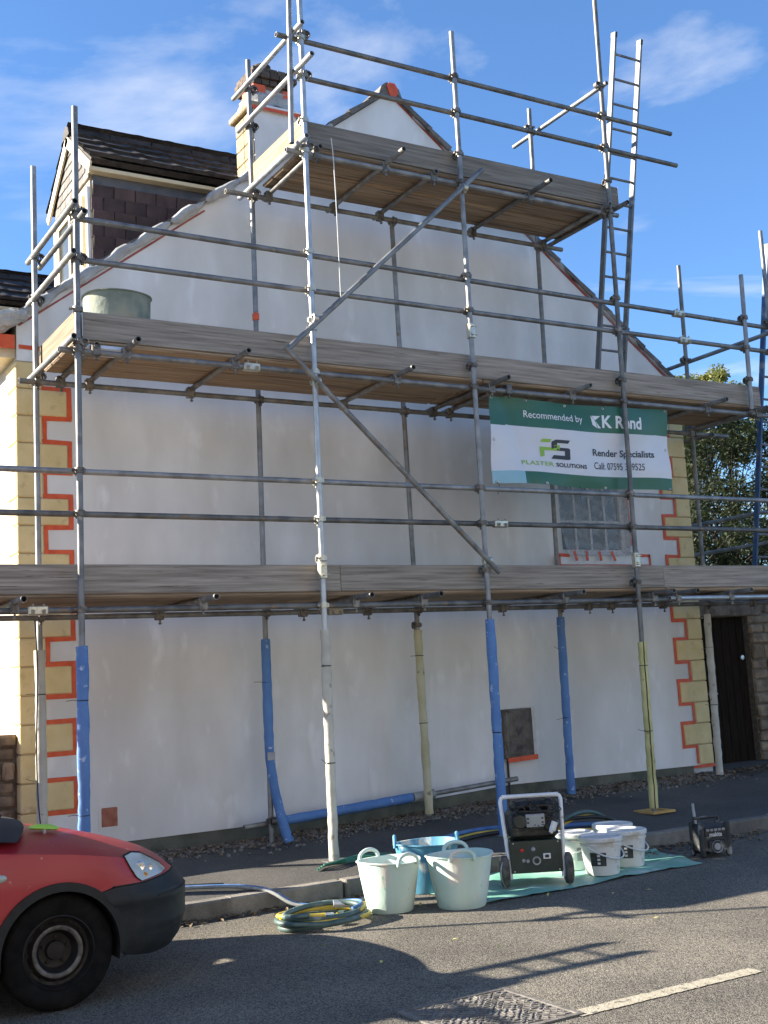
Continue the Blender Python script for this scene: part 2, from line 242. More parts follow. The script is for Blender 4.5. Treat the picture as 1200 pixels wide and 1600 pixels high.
# ------------------------------------------------------------------ mesh helpers
OFF = {}        # object -> world position of its origin (parents are only ever translated or rotated about Z)
class MB:
    def __init__(s): s.v = []; s.f = []
    def add(s, vs, fs):
        o = len(s.v); s.v += [tuple(p) for p in vs]; s.f += [tuple(i + o for i in f) for f in fs]; return s
    def box(s, x0, x1, y0, y1, z0, z1, c=0.0):
        if c <= 0:
            return s.add([(x0, y0, z0), (x1, y0, z0), (x1, y1, z0), (x0, y1, z0), (x0, y0, z1), (x1, y0, z1), (x1, y1, z1), (x0, y1, z1)],
                         [(0, 3, 2, 1), (4, 5, 6, 7), (0, 1, 5, 4), (1, 2, 6, 5), (2, 3, 7, 6), (3, 0, 4, 7)])
        vs = []; idx = {}
        for i, X in enumerate((x0, x1)):
            for j, Y in enumerate((y0, y1)):
                for k, Z in enumerate((z0, z1)):
                    sx, sy, sz = (1 if i == 0 else -1), (1 if j == 0 else -1), (1 if k == 0 else -1)
                    idx[i, j, k] = len(vs)
                    vs += [(X, Y + sy * c, Z + sz * c), (X + sx * c, Y, Z + sz * c), (X + sx * c, Y + sy * c, Z)]
        F = []
        for i in (0, 1): F.append([idx[i, 0, 0], idx[i, 1, 0], idx[i, 1, 1], idx[i, 0, 1]])
        for j in (0, 1): F.append([idx[0, j, 0] + 1, idx[1, j, 0] + 1, idx[1, j, 1] + 1, idx[0, j, 1] + 1])
        for k in (0, 1): F.append([idx[0, 0, k] + 2, idx[1, 0, k] + 2, idx[1, 1, k] + 2, idx[0, 1, k] + 2])
        for i in (0, 1):
            for j in (0, 1): F.append([idx[i, j, 0], idx[i, j, 0] + 1, idx[i, j, 1] + 1, idx[i, j, 1]])
            for k in (0, 1): F.append([idx[i, 0, k], idx[i, 0, k] + 2, idx[i, 1, k] + 2, idx[i, 1, k]])
        for j in (0, 1):
            for k in (0, 1): F.append([idx[0, j, k] + 1, idx[0, j, k] + 2, idx[1, j, k] + 2, idx[1, j, k] + 1])
        for key, a in idx.items(): F.append([a, a + 1, a + 2])
        return s.add(vs, F)
    def tube(s, a, b, r, n=14, hollow=False, r2=None):
        a = Vector(a); b = Vector(b); d = (b - a); L = d.length; d.normalize()
        up = Vector((0, 0, 1)) if abs(d.z) < 0.9 else Vector((1, 0, 0)); x = d.cross(up).normalized(); y = d.cross(x)
        r2 = r2 if r2 is not None else r
        rings = [(0, r), (1, r2)]
        if hollow:
            dep = min(0.12, L * 0.4) / L
            rings = [(dep, r * 0.82), (0, r * 0.82), (0, r), (1, r2), (1, r2 * 0.82), (1 - dep, r2 * 0.82)]
        vs = []
        for t, rr in rings:
            for i in range(n):
                q = 2 * pi * i / n; vs.append(a + d * (L * t) + x * (rr * cos(q)) + y * (rr * sin(q)))
        F = []
        for k in range(len(rings) - 1):
            for i in range(n): F.append((k * n + i, k * n + (i + 1) % n, (k + 1) * n + (i + 1) % n, (k + 1) * n + i))
        F.append(tuple(range(n))[::-1]); F.append(tuple(range((len(rings) - 1) * n, len(rings) * n)))
        return s.add(vs, F)
    def pipe(s, pts, r, n=10, closed=False):
        pts = [Vector(p) for p in pts]; N = len(pts)
        rs = r if isinstance(r, (list, tuple)) else [r] * N
        prev = None; vs = []
        for i, p in enumerate(pts):
            if closed: d = pts[(i + 1) % N] - pts[i - 1]
            else: d = pts[min(i + 1, N - 1)] - pts[max(i - 1, 0)]
            d.normalize()
            if prev is None:
                up = Vector((0, 0, 1)) if abs(d.z) < 0.9 else Vector((1, 0, 0)); x = d.cross(up).normalized()
            else:
                x = (prev - d * prev.dot(d)).normalized()
            prev = x; y = d.cross(x)
            for k in range(n):
                q = 2 * pi * k / n; vs.append(p + x * (rs[i] * cos(q)) + y * (rs[i] * sin(q)))
        F = []
        for i in range(N if closed else N - 1):
            j = (i + 1) % N
            for k in range(n): F.append((i * n + k, i * n + (k + 1) % n, j * n + (k + 1) % n, j * n + k))
        if not closed: F.append(tuple(range(n))[::-1]); F.append(tuple(range((N - 1) * n, N * n)))
        return s.add(vs, F)
    def lathe(s, c, prof, n=28, axis='z', cap=(False, False)):
        vs = []
        for r, h in prof:
            for i in range(n):
                q = 2 * pi * i / n
                if axis == 'z': vs.append((c[0] + r * cos(q), c[1] + r * sin(q), c[2] + h))
                elif axis == 'y': vs.append((c[0] + r * cos(q), c[1] + h, c[2] + r * sin(q)))
                else: vs.append((c[0] + h, c[1] + r * cos(q), c[2] + r * sin(q)))
        F = []
        for k in range(len(prof) - 1):
            for i in range(n): F.append((k * n + i, k * n + (i + 1) % n, (k + 1) * n + (i + 1) % n, (k + 1) * n + i))
        if cap[0]: F.append(tuple(range(n)))
        if cap[1]: F.append(tuple(range((len(prof) - 1) * n, len(prof) * n)))
        return s.add(vs, F)
    def prism(s, poly, y0, y1):            # poly of (x, z), extruded along y
        n = len(poly); vs = [(x, y0, z) for x, z in poly] + [(x, y1, z) for x, z in poly]
        F = [tuple(range(n)), tuple(range(n, 2 * n))[::-1]] + [(i, i + n, (i + 1) % n + n, (i + 1) % n) for i in range(n)]
        return s.add(vs, F)
    def prismx(s, poly, x0, x1):           # poly of (y, z), extruded along x
        n = len(poly); vs = [(x0, y, z) for y, z in poly] + [(x1, y, z) for y, z in poly]
        F = [tuple(range(n)), tuple(range(n, 2 * n))[::-1]] + [(i, i + n, (i + 1) % n + n, (i + 1) % n) for i in range(n)]
        return s.add(vs, F)
    def xf(s, M, start=0):
        for i in range(start, len(s.v)): s.v[i] = tuple(M @ Vector(s.v[i]))
        return s
    def mesh(s, name, m, smooth=35, fix=True, off=Vector((0, 0, 0))):
        me = bpy.data.meshes.new(name); me.from_pydata([tuple(Vector(p) - off) for p in s.v] if off.length else s.v, [], s.f)
        if fix:
            bm = bmesh.new(); bm.from_mesh(me); bmesh.ops.recalc_face_normals(bm, faces=bm.faces); bm.to_mesh(me); bm.free()
        for mm in (m if isinstance(m, (list, tuple)) else [m]): me.materials.append(mm)
        if smooth:
            me.polygons.foreach_set('use_smooth', [True] * len(me.polygons)); me.set_sharp_from_angle(angle=radians(smooth))
        me.update(); return me
    def build(s, name, m, parent=None, smooth=35, fix=True, **tags):
        off = OFF.get(parent, Vector((0, 0, 0))) if parent else Vector((0, 0, 0))
        return place(name, s.mesh(name, m, smooth, fix, off), parent, **tags)
def tag(o, label=None, cat=None, group=None, kind=None):
    if label: o['label'] = label
    if cat: o['category'] = cat
    if group: o['group'] = group
    if kind: o['kind'] = kind
    return o
def place(name, me, parent=None, loc=None, rot=None, scale=None, **tags):
    """loc is a world position; parent axes are world axes."""
    o = bpy.data.objects.new(name, me); COL.objects.link(o)
    po = OFF.get(parent, Vector((0, 0, 0))) if parent else Vector((0, 0, 0))
    if parent: o.parent = parent
    if loc is not None: o.location = Vector(loc) - po
    OFF[o] = Vector(loc) if loc is not None else Vector(po)
    if rot is not None: o.rotation_euler = rot
    if scale is not None: o.scale = scale
    tag(o, **tags); return o
def empty(name, loc, label=None, cat=None, group=None):
    o = bpy.data.objects.new(name, None); COL.objects.link(o); o.location = loc; o.empty_display_size = 0.1; OFF[o] = Vector(loc)
    return tag(o, label, cat, group)
def spin(root, ang): root.rotation_euler = (0, 0, ang)
def lerp(a, b, t): return a + (b - a) * t
def interp(x, xs, ys):
    if x <= xs[0]: return ys[0]
    for i in range(len(xs) - 1):
        if x <= xs[i + 1]: return lerp(ys[i], ys[i + 1], (x - xs[i]) / (xs[i + 1] - xs[i]))
    return ys[-1]
def smooth_path(pts, k=6):
    pts = [Vector(p) for p in pts]; P = [pts[0] * 2 - pts[1]] + pts + [pts[-1] * 2 - pts[-2]]; o = []
    for i in range(1, len(P) - 2):
        for j in range(k):
            t = j / k; a, b, c, d = P[i - 1], P[i], P[i + 1], P[i + 2]
            o.append(0.5 * ((2 * b) + (c - a) * t + (2 * a - 5 * b + 4 * c - d) * t * t + (3 * b - a - 3 * c + d) * t ** 3))
    o.append(pts[-1]); return o

# ------------------------------------------------------------------ ground, road, footway
m = MB().add([(-500, -500, -0.06), (500, -500, -0.06), (500, 900, -0.06), (-500, 900, -0.06)], [(0, 1, 2, 3)])
m.build('ground', M_paving_ground, kind='structure')
KERB_Y = 8.02
m = MB().add([(-80, -6, 0), (90, -6, 0), (90, KERB_Y + 0.02, 0), (-80, KERB_Y + 0.02, 0)], [(0, 1, 2, 3)])
road = m.build('road', M_road, kind='structure')
def pav_z(x, y):
    return 0.118 + interp(x, [1, 4.6, 8, 12], [0.035, 0.045, 0.095, 0.10]) * max(0, y - 8.14)
m = MB(); xs = [-80, -20, -5] + [i * 0.5 for i in range(0, 31)] + [20, 40, 90]; ys = [8.14, 8.5, 9, 9.5, 10, 10.6, 11.2]
for x in xs:
    for y in ys: m.v.append((x, y, pav_z(x, y)))
for i in range(len(xs) - 1):
    for j in range(len(ys) - 1):
        a = i * len(ys) + j; m.f.append((a, a + len(ys), a + len(ys) + 1, a + 1))
pavement = m.build('pavement', M_pave, kind='structure')
kme = MB().box(0, 0.905, KERB_Y, 8.145, -0.08, 0.125, 0.012).mesh('kerb_stone', M_kerb)
for i in range(22):
    x = -4.86 + i * 0.915
    place('kerb_stone', kme, pavement, (x, random.uniform(-0.006, 0.006), random.uniform(-0.004, 0.004)), (0, 0, random.uniform(-.002, .002)))

# centre-line dash
def roughpoly(x0, x1, y0, y1, z, n=60, j=0.004):
    top = [(lerp(x0, x1, i / n), y1 + random.uniform(-j, j)) for i in range(n + 1)]
    bot = [(lerp(x0, x1, i / n), y0 + random.uniform(-j, j)) for i in range(n + 1)]
    vs = [(x, y, z) for x, y in top] + [(x, y, z) for x, y in bot]
    return MB().add(vs, [(i, i + 1, n + 2 + i, n + 1 + i) for i in range(n)])
mk = roughpoly(3.56, 4.74, 4.46, 4.56, 0.004); mk.build('road_marking', M_line, road)
for x in (9.0, -1.9): roughpoly(x, x + 1.2, 4.46, 4.56, 0.004).build('road_marking', M_line, road)

# manhole cover
mh = empty('manhole_cover', (3.28, 4.79, 0), 'square cast iron manhole cover in the road half in shadow', 'manhole cover')
MB().box(2.995, 3.565, 4.51, 5.07, -0.02, 0.006, 0.004).build('cover_plate', M_iron, mh)
m = MB()
for i in range(13):
    for j in range(22):
        x = 3.02 + i * 0.043 + (0.0215 if j % 2 else 0); y = 4.53 + j * 0.0245
        if x > 3.545: continue
        a = .7 * sin(x * 23) + .5 * sin(y * 19) + random.uniform(-.8, .8); s0 = len(m.v)
        m.box(-0.019, 0.019, -0.0055, 0.0055, 0.005, 0.011, 0.002); m.xf(Matrix.Translation((x, y, 0)) @ Matrix.Rotation(a, 4, 'Z'), s0)
m.build('tread_pattern', M_iron, mh, kind='stuff')
m = MB()
for b_ in ((2.965, 2.99, 4.48, 5.1), (3.57, 3.595, 4.48, 5.1), (2.99, 3.57, 4.48, 4.505), (2.99, 3.57, 5.075, 5.1)): m.box(*b_, -0.02, 0.009)
m.build('cover_frame', M_iron, mh)

# gully grate by the kerb
dg = empty('drain_grate', (7.55, 7.8, 0), 'slotted iron drain grate in the gutter beside the radio', 'drain')
for k in range(9): MB().box(7.3 + k * 0.055, 7.322 + k * 0.055, 7.64, 7.96, -0.03, 0.008, 0.003).build('grate_bar', M_iron, dg)
m = MB()
for b_ in ((7.25, 7.8, 7.6, 7.635), (7.25, 7.8, 7.965, 8.0), (7.25, 7.285, 7.635, 7.965), (7.775, 7.8, 7.635, 7.965)): m.box(*b_, -0.03, 0.008)
m.build('grate_frame', M_iron, dg)

# litter
def litter(name, n, fx, fy, fz, smin, smax, mt, label, flat=True):
    m = MB()
    for _ in range(n):
        x = fx(); y = fy(x); z = fz(x, y); s_ = random.uniform(smin, smax)
        R = Euler((random.uniform(-.5, .5), random.uniform(-.5, .5), random.uniform(0, 6.28))).to_matrix()
        if flat:
            vs = [R @ Vector(p) * s_ + Vector((x, y, z + s_ * .4)) for p in ((-1, 0, 0), (0, -.45, .12), (1, 0, 0), (0, .45, .15))]
            m.add(vs, [(0, 1, 2), (0, 2, 3)])
        else:
            vs = [R @ Vector((px * random.uniform(.7, 1.2), py * random.uniform(.7, 1.2), pz * random.uniform(.5, 1))) * s_ + Vector((x, y, z + s_ * .3)) for px, py, pz in ((1, 0, 0), (-1, 0, 0), (0, 1, 0), (0, -1, 0), (0, 0, 1), (0, 0, -1))]
            m.add(vs, [(0, 2, 4), (2, 1, 4), (1, 3, 4), (3, 0, 4), (2, 0, 5), (1, 2, 5), (3, 1, 5), (0, 3, 5)])
    return m.build(name, mt, None, smooth=0, fix=not flat, label=label, cat='litter' if flat else 'gravel', kind='stuff')
litter('gravel', 5200, lambda: random.uniform(2.3, 10.4), lambda x: 10.2 - abs(random.gauss(0, 0.2)), pav_z, 0.008, 0.026, M_gravel, 'grey stones and rubble along the foot of the wall', False)
litter('leaf_litter', 2600, lambda: random.uniform(2.2, 12), lambda x: 10.17 - abs(random.gauss(0, 0.22)), lambda x, y: pav_z(x, y) + 0.012, 0.012, 0.035, M_leafdead, 'dry brown leaves blown along the wall foot')
litter('gutter_leaves', 900, lambda: random.choice((random.uniform(2.6, 4.6), random.uniform(6.6, 9.5), random.uniform(6.9, 8.3))), lambda x: KERB_Y - 0.01 - abs(random.gauss(0, 0.07 if x < 6 else 0.16)), lambda x, y: 0.004, 0.012, 0.032, M_leafdead, 'dead leaves gathered in the road gutter below the kerb')
litter('yellow_leaves', 26, lambda: random.uniform(2.7, 6), lambda x: random.choice((random.uniform(7.3, 8.0), random.uniform(5, 8))), lambda x, y: 0.003, 0.012, 0.03, M_leaf_y, 'few scattered yellow leaves on the road')

# ------------------------------------------------------------------ house
house = empty('house', (6.44, 10.25, 0.3), 'white rendered gable end house with cream quoins and a tiled dormer', 'house')
HL, HR, WY = 2.48, 10.4, 10.25
EL, ER, RX, RZ = 4.90, 4.93, 6.5, 7.90
def roof_z(x): return lerp(EL, RZ, (x - HL) / (RX - HL)) if x < RX else lerp(RZ, ER, (x - RX) / (HR - RX))
def base_z(x): return interp(x, [2.48, 4.84, 6.2, 7.5, 10.4], [.325, .335, .37, .435, .41])
WX0, WX1, WZ0, WZ1 = 8.42, 9.42, 2.86, 3.95
m = MB()
polys = [[(HL, EL), (RX, RZ), (WX0, roof_z(WX0)), (WX0, base_z(WX0)), (7.5, .435), (6.2, .37), (4.84, .335), (HL, .325)],
         [(WX0, base_z(WX0)), (WX1, base_z(WX1)), (WX1, WZ0), (WX0, WZ0)], [(WX0, WZ1), (WX1, WZ1), (WX1, roof_z(WX1)), (WX0, roof_z(WX0))],
         [(WX1, base_z(WX1)), (HR, .41), (HR, ER), (WX1, roof_z(WX1))]]
for p in polys: m.add([(x, WY, z) for x, z in p], [tuple(range(len(p)))])
m.add([(WX0, WY, WZ0), (WX1, WY, WZ0), (WX1, WY, WZ1), (WX0, WY, WZ1), (WX0, WY + .13, WZ0), (WX1, WY + .13, WZ0), (WX1, WY + .13, WZ1), (WX0, WY + .13, WZ1)],
      [(0, 1, 5, 4), (1, 2, 6, 5), (2, 3, 7, 6), (3, 0, 4, 7)])
pl = [(HL, .325), (4.84, .335), (6.2, .37), (7.5, .435), (HR, .41)]
for i in range(4):
    a, b = pl[i], pl[i + 1]; m.add([(a[0], WY, a[1]), (b[0], WY, b[1]), (b[0], WY + .03, b[1]), (a[0], WY + .03, a[1])], [(0, 1, 2, 3)])
m.build('gable_wall', M_render, house, smooth=0, fix=False)
MB().box(HL + .02, HR - .02, WY + .012, WY + .3, -0.05, 0.5).build('plinth', M_plinth, house)
BK = 18.5
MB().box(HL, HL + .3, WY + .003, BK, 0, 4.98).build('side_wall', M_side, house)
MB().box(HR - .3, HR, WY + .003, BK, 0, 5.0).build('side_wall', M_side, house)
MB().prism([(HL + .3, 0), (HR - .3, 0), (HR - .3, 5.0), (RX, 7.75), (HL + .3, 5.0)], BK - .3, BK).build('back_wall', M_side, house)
rf = MB()
rf.prism([(HL - .22, EL - .155), (RX, RZ + .008), (RX, RZ + .05), (HL - .22, EL - .115)], WY + .03, BK + .1)
rf.prism([(HR + .22, ER - .155), (RX, RZ + .008), (RX, RZ + .05), (HR + .22, ER - .115)], WY + .03, BK + .1)
roof = rf.build('roof', M_tile, house, smooth=0)
# verge tiles, one by one along both slopes
for side in (0, 1):
    ex, ez = ((HL - .2, EL - .147), (HR + .2, ER - .147))[side]
    L = math.hypot(RX - ex, RZ - ez); n = int(L / 0.30); d = Vector(((RX - ex) / L, 0, (RZ - ez) / L)); nrm = Vector((-d.z, 0, d.x)) if side == 0 else Vector((d.z, 0, -d.x))
    if nrm.z < 0: nrm = -nrm
    for k in range(n):
        a = Vector((ex, 0, ez)) + d * (k * L / n); b = a + d * (L / n + .045); h0, h1 = .036 + random.uniform(0, .012), .025
        y0 = WY - .04 + random.uniform(-.012, .012)
        q = [a + nrm * .005, b + nrm * .005, b + nrm * (.02 + h1), a + nrm * (.02 + h0)]
        MB().prism([(p.x, p.z) for p in q], y0, WY + .26).build('verge_tile', M_verge, roof, smooth=0)
for k in range(18):
    y = WY - .04 + k * 0.46
    MB().prism([(RX - .15, RZ - .06), (RX - .11, RZ + .05), (RX - .05, RZ + .10), (RX + .05, RZ + .10), (RX + .11, RZ + .05), (RX + .15, RZ - .06)], y, y + .45).build('ridge_tile', M_verge, roof)
MB().prism([(RX - .02, RZ - .04), (RX - .05, RZ + .05), (RX - .02, RZ + .095), (RX + .05, RZ + .095), (RX + .09, RZ + .03), (RX + .05, RZ - .10)], WY - .062, WY - .045).build('ridge_tape', M_tape, house)
# tape under the verges
def strip(a, b, wd, y=WY - .004, mt=M_tape, parent=None, name='masking_tape', t=.003):
    a = Vector((a[0], 0, a[1])); b = Vector((b[0], 0, b[1])); d = (b - a).normalized(); n = Vector((-d.z, 0, d.x)) * wd / 2
    q = [a - n, b - n, b + n, a + n]
    k = max(1, int((b - a).length / .22)); mm = MB()
    lo = [a.lerp(b, i / k) - n * random.uniform(.78, 1.18) for i in range(k + 1)]; hi = [a.lerp(b, i / k) + n * random.uniform(.78, 1.18) for i in range(k + 1)]
    vs = [(p.x, y, p.z) for p in lo] + [(p.x, y, p.z) for p in hi]
    mm.add(vs, [(i, i + 1, k + 2 + i, k + 1 + i) for i in range(k)])
    vs2 = [(p[0], y + t, p[2]) for p in vs]; mm.add(vs2, [(i, i + 1, k + 2 + i, k + 1 + i) for i in range(k)])
    return mm.build(name, mt, parent or house, smooth=0)
strip((HL + .02, EL - .05), (4.3, roof_z(4.3) - .055), .018, mt=M_redtape)
strip((5.3, roof_z(5.3) - .05), (5.75, roof_z(5.75) - .05), .018, mt=M_redtape)
strip((RX + .03, RZ - .02), (HR - .1, roof_z(HR - .1) - .03), .035, mt=M_redtape)
strip((HL + .02, 4.66), (HL + .42, 4.65), .04)
# plastic wrap along the left verge
pts = []; rs = []
for k in range(49):
    t = k / 48; x = lerp(HL - .22, 5.75, t); z = roof_z(x) + .022 + random.uniform(-.012, .012)
    pts.append((x, WY - .03 + random.uniform(-.012, .012), z)); rs.append(.046 * (1 + .25 * sin(k * 1.3)) + random.uniform(-.012, .014))
MB().pipe(pts, rs, 9).build('plastic_wrap', M_wrap, house, smooth=20)
pts = []; rs = []
for k in range(40):
    t = k / 39; x = lerp(RX + .3, HR + .12, t); z = roof_z(x) + .03 + random.uniform(-.01, .01)
    pts.append((x, WY + .01, z)); rs.append(.036 * (1 + .2 * sin(k * 1.7)) + random.uniform(-.01, .012))
MB().pipe(pts, rs, 8).build('plastic_wrap', M_wrap, house, smooth=20)
# bundle at the left eave
m = MB(); 
for k in range(5):
    m.pipe(smooth_path([(HL - .25 + random.uniform(-.05, .05), WY - .05, EL - .15 + random.uniform(-.03, .16)), (HL - .1 + random.uniform(-.05, .05), WY - .09, EL - .02 + random.uniform(-.06, .06)), (HL + .06, WY - .05, EL + .02)], 4), [random.uniform(.03, .06) for _ in range(9)], 7)
m.build('eave_wrap', M_wrap, house, smooth=20)
MB().box(HL - .16, HL - .02, WY - .03, WY - .01, EL - .27, EL - .15).build('eave_tape', M_tape, house)
# fascia and gutter down the left side
MB().box(HL - .20, HL - .003, WY + .04, BK, EL - .34, EL - .14).build('soffit', M_cream, house)
m = MB(); m.tube((HL - .26, WY, EL - .18), (HL - .26, BK, EL - .18), .055, 10); m.build('gutter', M_white, house)

# quoins: alternate long and short, both corners
QH = .2425
def quoin_col(front_long, front_short, side_long, side_short, right):
    zb = .325 if not right else .41
    tops = [4.525 - QH * k for k in range(18)]
    for k, zt in enumerate(tops):
        z0 = max(zt - QH, zb); 
        if zt - z0 < .05: continue
        longf = (k % 2 == 1)
        fx = front_long if longf else front_short; sx = side_short if longf else side_long
        j = .006; d = .016
        if not right: m = MB().box(HL - d, HL + fx, WY - d, WY + sx, z0 + j, zt - j, .008)
        else: m = MB().box(HR - fx, HR + d, WY - d, WY + sx, z0 + j, zt - j, .008)
        m.build('quoin', M_quoin, house, smooth=0)
        # masking tape outline
        y = WY - .006
        X = (HL + fx) if not right else (HR - fx); Xs = (HL + front_short) if not right else (HR - front_short); s_ = 1 if not right else -1
        tw = .044 if not right else .042
        if z0 > 4.1 and zt > 4.4: continue
        if longf:
            strip((X + s_ * tw / 2, z0 - .012), (X + s_ * tw / 2, zt + .012), tw, y - .001)
            strip((Xs, zt + tw / 2 - .008), (X + s_ * tw, zt + tw / 2 - .008), tw, y)
            strip((Xs, z0 - tw / 2 + .008), (X + s_ * tw, z0 - tw / 2 + .008), tw, y)
        elif right or zt > 2.0:
            strip((Xs + s_ * tw / 2, z0 + .02), (Xs + s_ * tw / 2, zt - .02), tw * .8, y - .002)
    if not right: MB().box(HL - .004, HL + front_short - .01, WY - .004, WY + side_short - .01, zb, 4.53).build('quoin_backing', M_mortar, house)
    else: MB().box(HR - front_short + .01, HR + .004, WY - .004, WY + side_short - .01, zb, 4.53).build('quoin_backing', M_mortar, house)
quoin_col(.43, .21, .33, .17, False)
quoin_col(.41, .21, .33, .17, True)
strip((HR - .32, .40), (HR + .02, .40), .035, WY - .02)

# window behind masking film
win = MB()
for b_ in ((WX0, WX0 + .06, WZ0, WZ1), (WX1 - .06, WX1, WZ0, WZ1), (WX0 + .06, WX1 - .06, WZ0, WZ0 + .06), (WX0 + .06, WX1 - .06, WZ1 - .06, WZ1)):
    win.box(b_[0], b_[1], WY + .07, WY + .13, b_[2], b_[3])
win = win.build('window', M_white, house)
for k in range(1, 4):
    x = WX0 + .06 + k * (WX1 - WX0 - .12) / 4; MB().box(x - .012, x + .012, WY + .08, WY + .115, WZ0 + .06, WZ1 - .06).build('glazing_bar', M_white, win)
for k in (1, 2):
    z = WZ0 + .06 + k * (WZ1 - WZ0 - .12) / 3; MB().box(WX0 + .06, WX1 - .06, WY + .083, WY + .112, z - .012, z + .012).build('glazing_bar', M_white, win)
for i in range(4):
    for j in range(3):
        wx = (WX1 - WX0 - .12) / 4; wz = (WZ1 - WZ0 - .12) / 3; x = WX0 + .06 + i * wx; z = WZ0 + .06 + j * wz
        MB().box(x + .013, x + wx - .013, WY + .098, WY + .104, z + .013, z + wz - .013).build('pane', M_pane, win)
sill = MB().box(WX0 - .10, WX1 + .20, WY - .07, WY - .001, WZ0 - .13, WZ0 - .015, .01).build('sill', M_white, win)
m = MB(); nx, nz = 26, 26
for i in range(nx + 1):
    for j in range(nz + 1):
        u, v = i / nx, j / nz
        crease = .018 * sin(9 * (u + v * .8)) * (1 - v) + .012 * abs(sin(17 * (u - v * .55 + .3))) + .008 * sin(31 * u + 9 * v)
        bulge = .10 * (1 - v) ** 6
        m.v.append((lerp(WX0 - .03, WX1 + .03, u), WY - .018 - abs(crease) * .7 - bulge, lerp(WZ0 - .03, WZ1 + .02, v)))
for i in range(nx):
    for j in range(nz): a = i * (nz + 1) + j; m.f.append((a, a + nz + 1, a + nz + 2, a + 1))
m.build('plastic_sheet', M_sheet, win, smooth=25)
ty = WY - .10
for a, b in (((WX0 - .12, WZ0 - .145), (WX1 + .22, WZ0 - .145)), ((WX0 - .12, WZ0 - .15), (WX0 - .12, WZ0 - .02)), ((WX1 + .21, WZ0 - .15), (WX1 + .21, WZ0 - .01)), ((WX1 + .06, WZ0 - .02), (WX1 + .22, WZ0 - .02)), ((WX0 - .12, WZ0 - .02), (WX0 + .03, WZ0 - .025))):
    strip(a, b, .035, WY - .076, parent=win)
for x, t in ((WX0 + .06, .03), (WX0 + .24, 0), (WX0 + .42, .02), (WX0 + .60, .05)): strip((x, WZ0 + .02), (x + t, WZ0 - .09), .035, WY - .125, parent=win)
strip((WX1 + .02, WZ0 + .1), (WX1 + .01, WZ1), .03, WY - .005, parent=win)

# air brick
ab = MB().box(3.145, 3.285, WY - .012, WY - .001, .47, .63, .004); ab = ab.build('air_brick', mat('terracotta', (0.30, 0.10, 0.06), (0.42, 0.17, 0.11), .85, scale=14, bump=.4), house, smooth=0)
m = MB()
for b_ in ((3.12, 3.145, .445, .655), (3.285, 3.31, .445, .655), (3.145, 3.285, .63, .655), (3.145, 3.285, .445, .47)): m.box(b_[0], b_[1], WY - .006, WY - .0005, b_[2], b_[3])
m.build('surround', M_render, ab, smooth=0)

# chimney
CX0, CX1, CY0, CY1 = 4.88, 5.36, WY + .02, WY + .44
ch = MB().box(CX0, CX1, CY0, CY1, 6.3, 7.40).build('chimney', M_render, house, smooth=0)
for k in range(6):                                     # stone side facing left
    for j in range(2):
        y0 = CY0 + .004 + j * .205; MB().box(CX0 - .022, CX0 - .001, y0, y0 + .20, 6.42 + k * .163, 6.575 + k * .163, .008).build('stone', M_chimstone, ch, smooth=0)
MB().box(CX0 - .07, CX0 + .10, CY0 - .03, CY1 + .05, 7.40, 7.47, .012).build('ledge_stone', M_chimstone, ch, smooth=0)
MB().box(CX0 + .104, CX1 + .05, CY0 - .03, CY1 + .05, 7.40, 7.455, .012).build('ledge_stone', M_render, ch, smooth=0)
MB().box(CX0 - .04, CX1 + .06, CY0 - .036, CY0 - .031, 7.385, 7.42).build('tape', M_tape, ch)
sx0, sx1, sy0, sy1 = CX0 + .05, CX1 - .03, CY0 + .04, CY1 - .02
MB().box(sx0 + .008, sx1 - .008, sy0 + .008, sy1 - .008, 7.44, 7.87).build('stack_core', M_joint, ch)
for r in range(3):
    z0 = 7.475 + r * .072; off = .10 if r % 2 else 0
    x = sx0 - off
    while x < sx1 - .01:
        x0, x1 = max(x, sx0), min(x + .205, sx1)
        if x1 - x0 > .03: MB().box(x0, x1 - .01, sy0, sy0 + .09, z0, z0 + .068, .003).build('brick', M_brick, ch, smooth=0)
        x += .215
    y = sy0 + .094
    for yy in (y, y + .135): MB().box(sx0, sx0 + .09, yy, yy + .125, z0, z0 + .068, .003).build('brick', M_brick, ch, smooth=0)
for r, ex in ((0, .03), (1, .06), (2, .035)):
    z0 = 7.695 + r * .062; x = sx0 - ex
    nbr = 5; wbr = (sx1 - sx0 + 2 * ex) / nbr
    for k in range(nbr): MB().box(x + k * wbr + .004, x + (k + 1) * wbr - .004, sy0 - ex, sy0 + .08, z0, z0 + .056, .003).build('brick', M_brickdark, ch, smooth=0)
    for k in range(3): MB().box(sx0 - ex, sx0 + .08, sy0 + .085 + k * .1, sy0 + .178 + k * .1, z0, z0 + .056, .003).build('brick', M_brickdark, ch, smooth=0)
    MB().box(sx0 + .085, sx1 + ex, sy0 + .085, sy1 + ex, z0, z0 + .058).build('stack_course', M_brickdark, ch, smooth=0)
m = MB(); m.lathe((5.09, CY0 + .2, 7.87), [(.11, 0), (.10, .03), (.085, .05), (.10, .06), (.10, .08), (.08, .085), (.095, .095), (.095, .115), (.075, .12), (.07, .05)], 20); m.build('chimney_pot', M_brickdark, ch)
